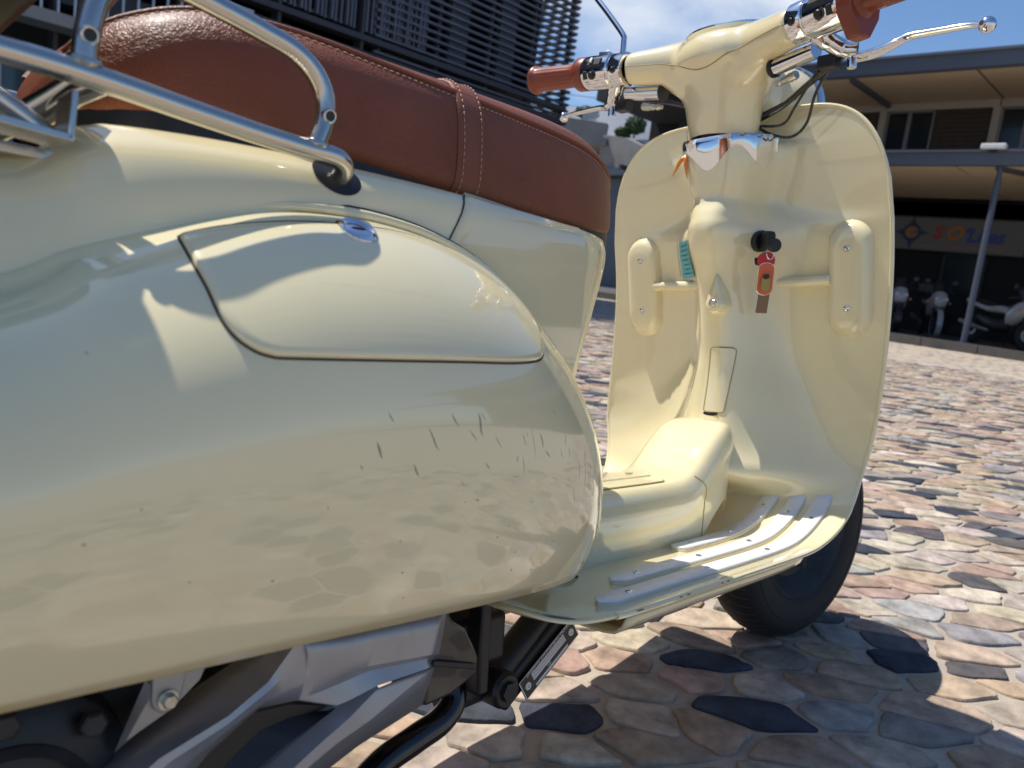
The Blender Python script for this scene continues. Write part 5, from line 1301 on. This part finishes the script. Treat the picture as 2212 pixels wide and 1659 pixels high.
MB().tube([KB+np.array((.006*math.cos(t)*side_[0], .006*math.cos(t)*side_[1], -.007+.010*math.sin(t))) for t in np.linspace(0, 2*math.pi, 24, endpoint=False)], .0008, 6, closed=True).build("split_ring", CHROME, ky)
fob = hang("key_fob", "orange enamel key fob with an olive badge hanging under the ignition key", "key fob")
FT = KB+np.array((-.002, .002, -.022)); dn = np.array((.014, .010, -.060)); dn /= np.linalg.norm(dn); vi = np.array((-.80, -.60, .0)); vi /= np.linalg.norm(vi); vi = vi-dn*(vi@dn); vi /= np.linalg.norm(vi); wd = np.cross(vi, dn); 
def caps(w, L, n=12, c=(0, 0)):
    P = [];
    for t in np.linspace(0, math.pi, n): P.append((w*math.cos(t), -w*math.sin(t)*.8))
    return [(a+c[0], b+c[1]+w*.8) for a, b in P]+[(-a+c[0], L-w*.8-b+c[1]) for a, b in [(w*math.cos(t), -w*math.sin(t)*.8) for t in np.linspace(0, math.pi, n)]]
cp = caps(.0125, .052)
o = MB().prism(cp, .0040, FT-vi*.004, wd, dn).build("fob_back", CHROME, fob); bevel(o, .0008)
o = MB().prism([(a*.93, .0012+b*.955) for a, b in cp], .0042, FT-vi*.0036, wd, dn).build("fob_face", ORANGE, fob)
if (np.cross(wd, dn)@vi) < 0: pass
FS = 1 if (np.cross(wd, dn)@vi) > 0 else -1
o = MB().prism([(a*.52, .022+b*.42) for a, b in cp], .0006, FT+vi*.0008*1, wd, dn).build("badge", OLIVE, fob)
o = MB().prism([(-.004, .018), (.004, .018), (.0045, .024), (-.001, .026), (-.0045, .024)], .0007, FT+vi*.001, wd, dn).build("badge_mark", BLACK, fob)
for k, (m, dx) in enumerate(((REDM, .004), (BLACK, -.006))):
    pass
kk = hang("spare_key", "small key with a red and black head bunched behind the orange fob", "key")
MB().lathe([(.0001, -.0022), (.0125, -.0022), (.0135, 0), (.0125, .0022), (.0001, .0022)], FT-vi*.007+wd*-.0015+dn*-.002, vi, 24).build("key_head", REDM, kk)
o = MB().prism([(-.014, -.004), (.010, -.010), (.012, .012), (-.012, .006)], .004, FT-vi*.013+wd*-.004, wd, dn).build("key_blade_cover", BLACK, kk); bevel(o, .001)
tg = hang("leather_tag", "plain brown leather tag hanging below the orange key fob", "tag")
o = MB().prism([(-.0085, .03), (.0085, .03), (.0085, .080), (-.0085, .080)], .0014, FT-vi*.009+wd*.004, wd, dn+np.array((.06, .08, 0))).build("strip", BROWNTAG, tg)
ch = hang("chilli_charm", "pair of small amber chilli shaped charms hanging from the chrome collar", "charm")
c0 = np.array((1.050, .0415, .852))
MB().tube(catmull([c0+np.array((0, 0, .034)), c0+np.array((.002, 0, .018)), c0], 5), .0011, 6).build("chain", ZINC, ch)
MB().tube([c0+np.array((0, .003*math.cos(t), .003*math.sin(t)-.002)) for t in np.linspace(0, 2*math.pi, 16, endpoint=False)], .0006, 6, closed=True).build("ring", ZINC, ch)
for dy, dz, k in ((.022, -.034, 0), (-.005, -.040, 1)):
    P = catmull([c0+np.array((0, .0, -.006)), c0+np.array((-.002, dy*.35, dz*.4)), c0+np.array((-.001, dy*.7, dz*.75)), c0+np.array((0, dy, dz*1.05))], 6); m = len(P)
    MB().tube(P, [float(np.interp(i/(m-1), [0, .15, .4, 1], [.0018, .0036, .0034, .0005])) for i in range(m)], 12).build("pepper", AMBER, ch)
bag = hang("top_case", "black top case on the rear rack at the upper left edge", "top case")
def rr_(x0, x1, hw, z, c=.022, k=6):
    out = []
    for (cx_, cy_, a0) in ((x1-c, hw-c, 0), (x0+c, hw-c, 90), (x0+c, -hw+c, 180), (x1-c, -hw+c, 270)):
        for i in range(k+1): out.append(np.array((cx_+c*math.cos(R(a0+90*i/k)), cy_+c*math.sin(R(a0+90*i/k)), z)))
    return out
MB().loft([rr_(-.29, .055, .14, .674), rr_(-.31, .066, .15, .684), rr_(-.31, .067, .152, .72), rr_(-.31, .064, .152, .84), rr_(-.30, .05, .148, .91), rr_(-.28, .02, .13, .95)]).build("shell", BLACK, bag)
MB().loft([rr_(-.20, .084, .142, .672, .014), rr_(-.20, .0915, .149, .678, .014), rr_(-.20, .0935, .151, .694, .014), rr_(-.20, .092, .150, .722, .014), rr_(-.20, .08, .142, .732, .014)]).build("front_lip", BLACK, bag)
o = MB().box((-.110, .0, .668), (.36, .14, .016)).build("base", GREYDARK, bag); bevel(o, .004)
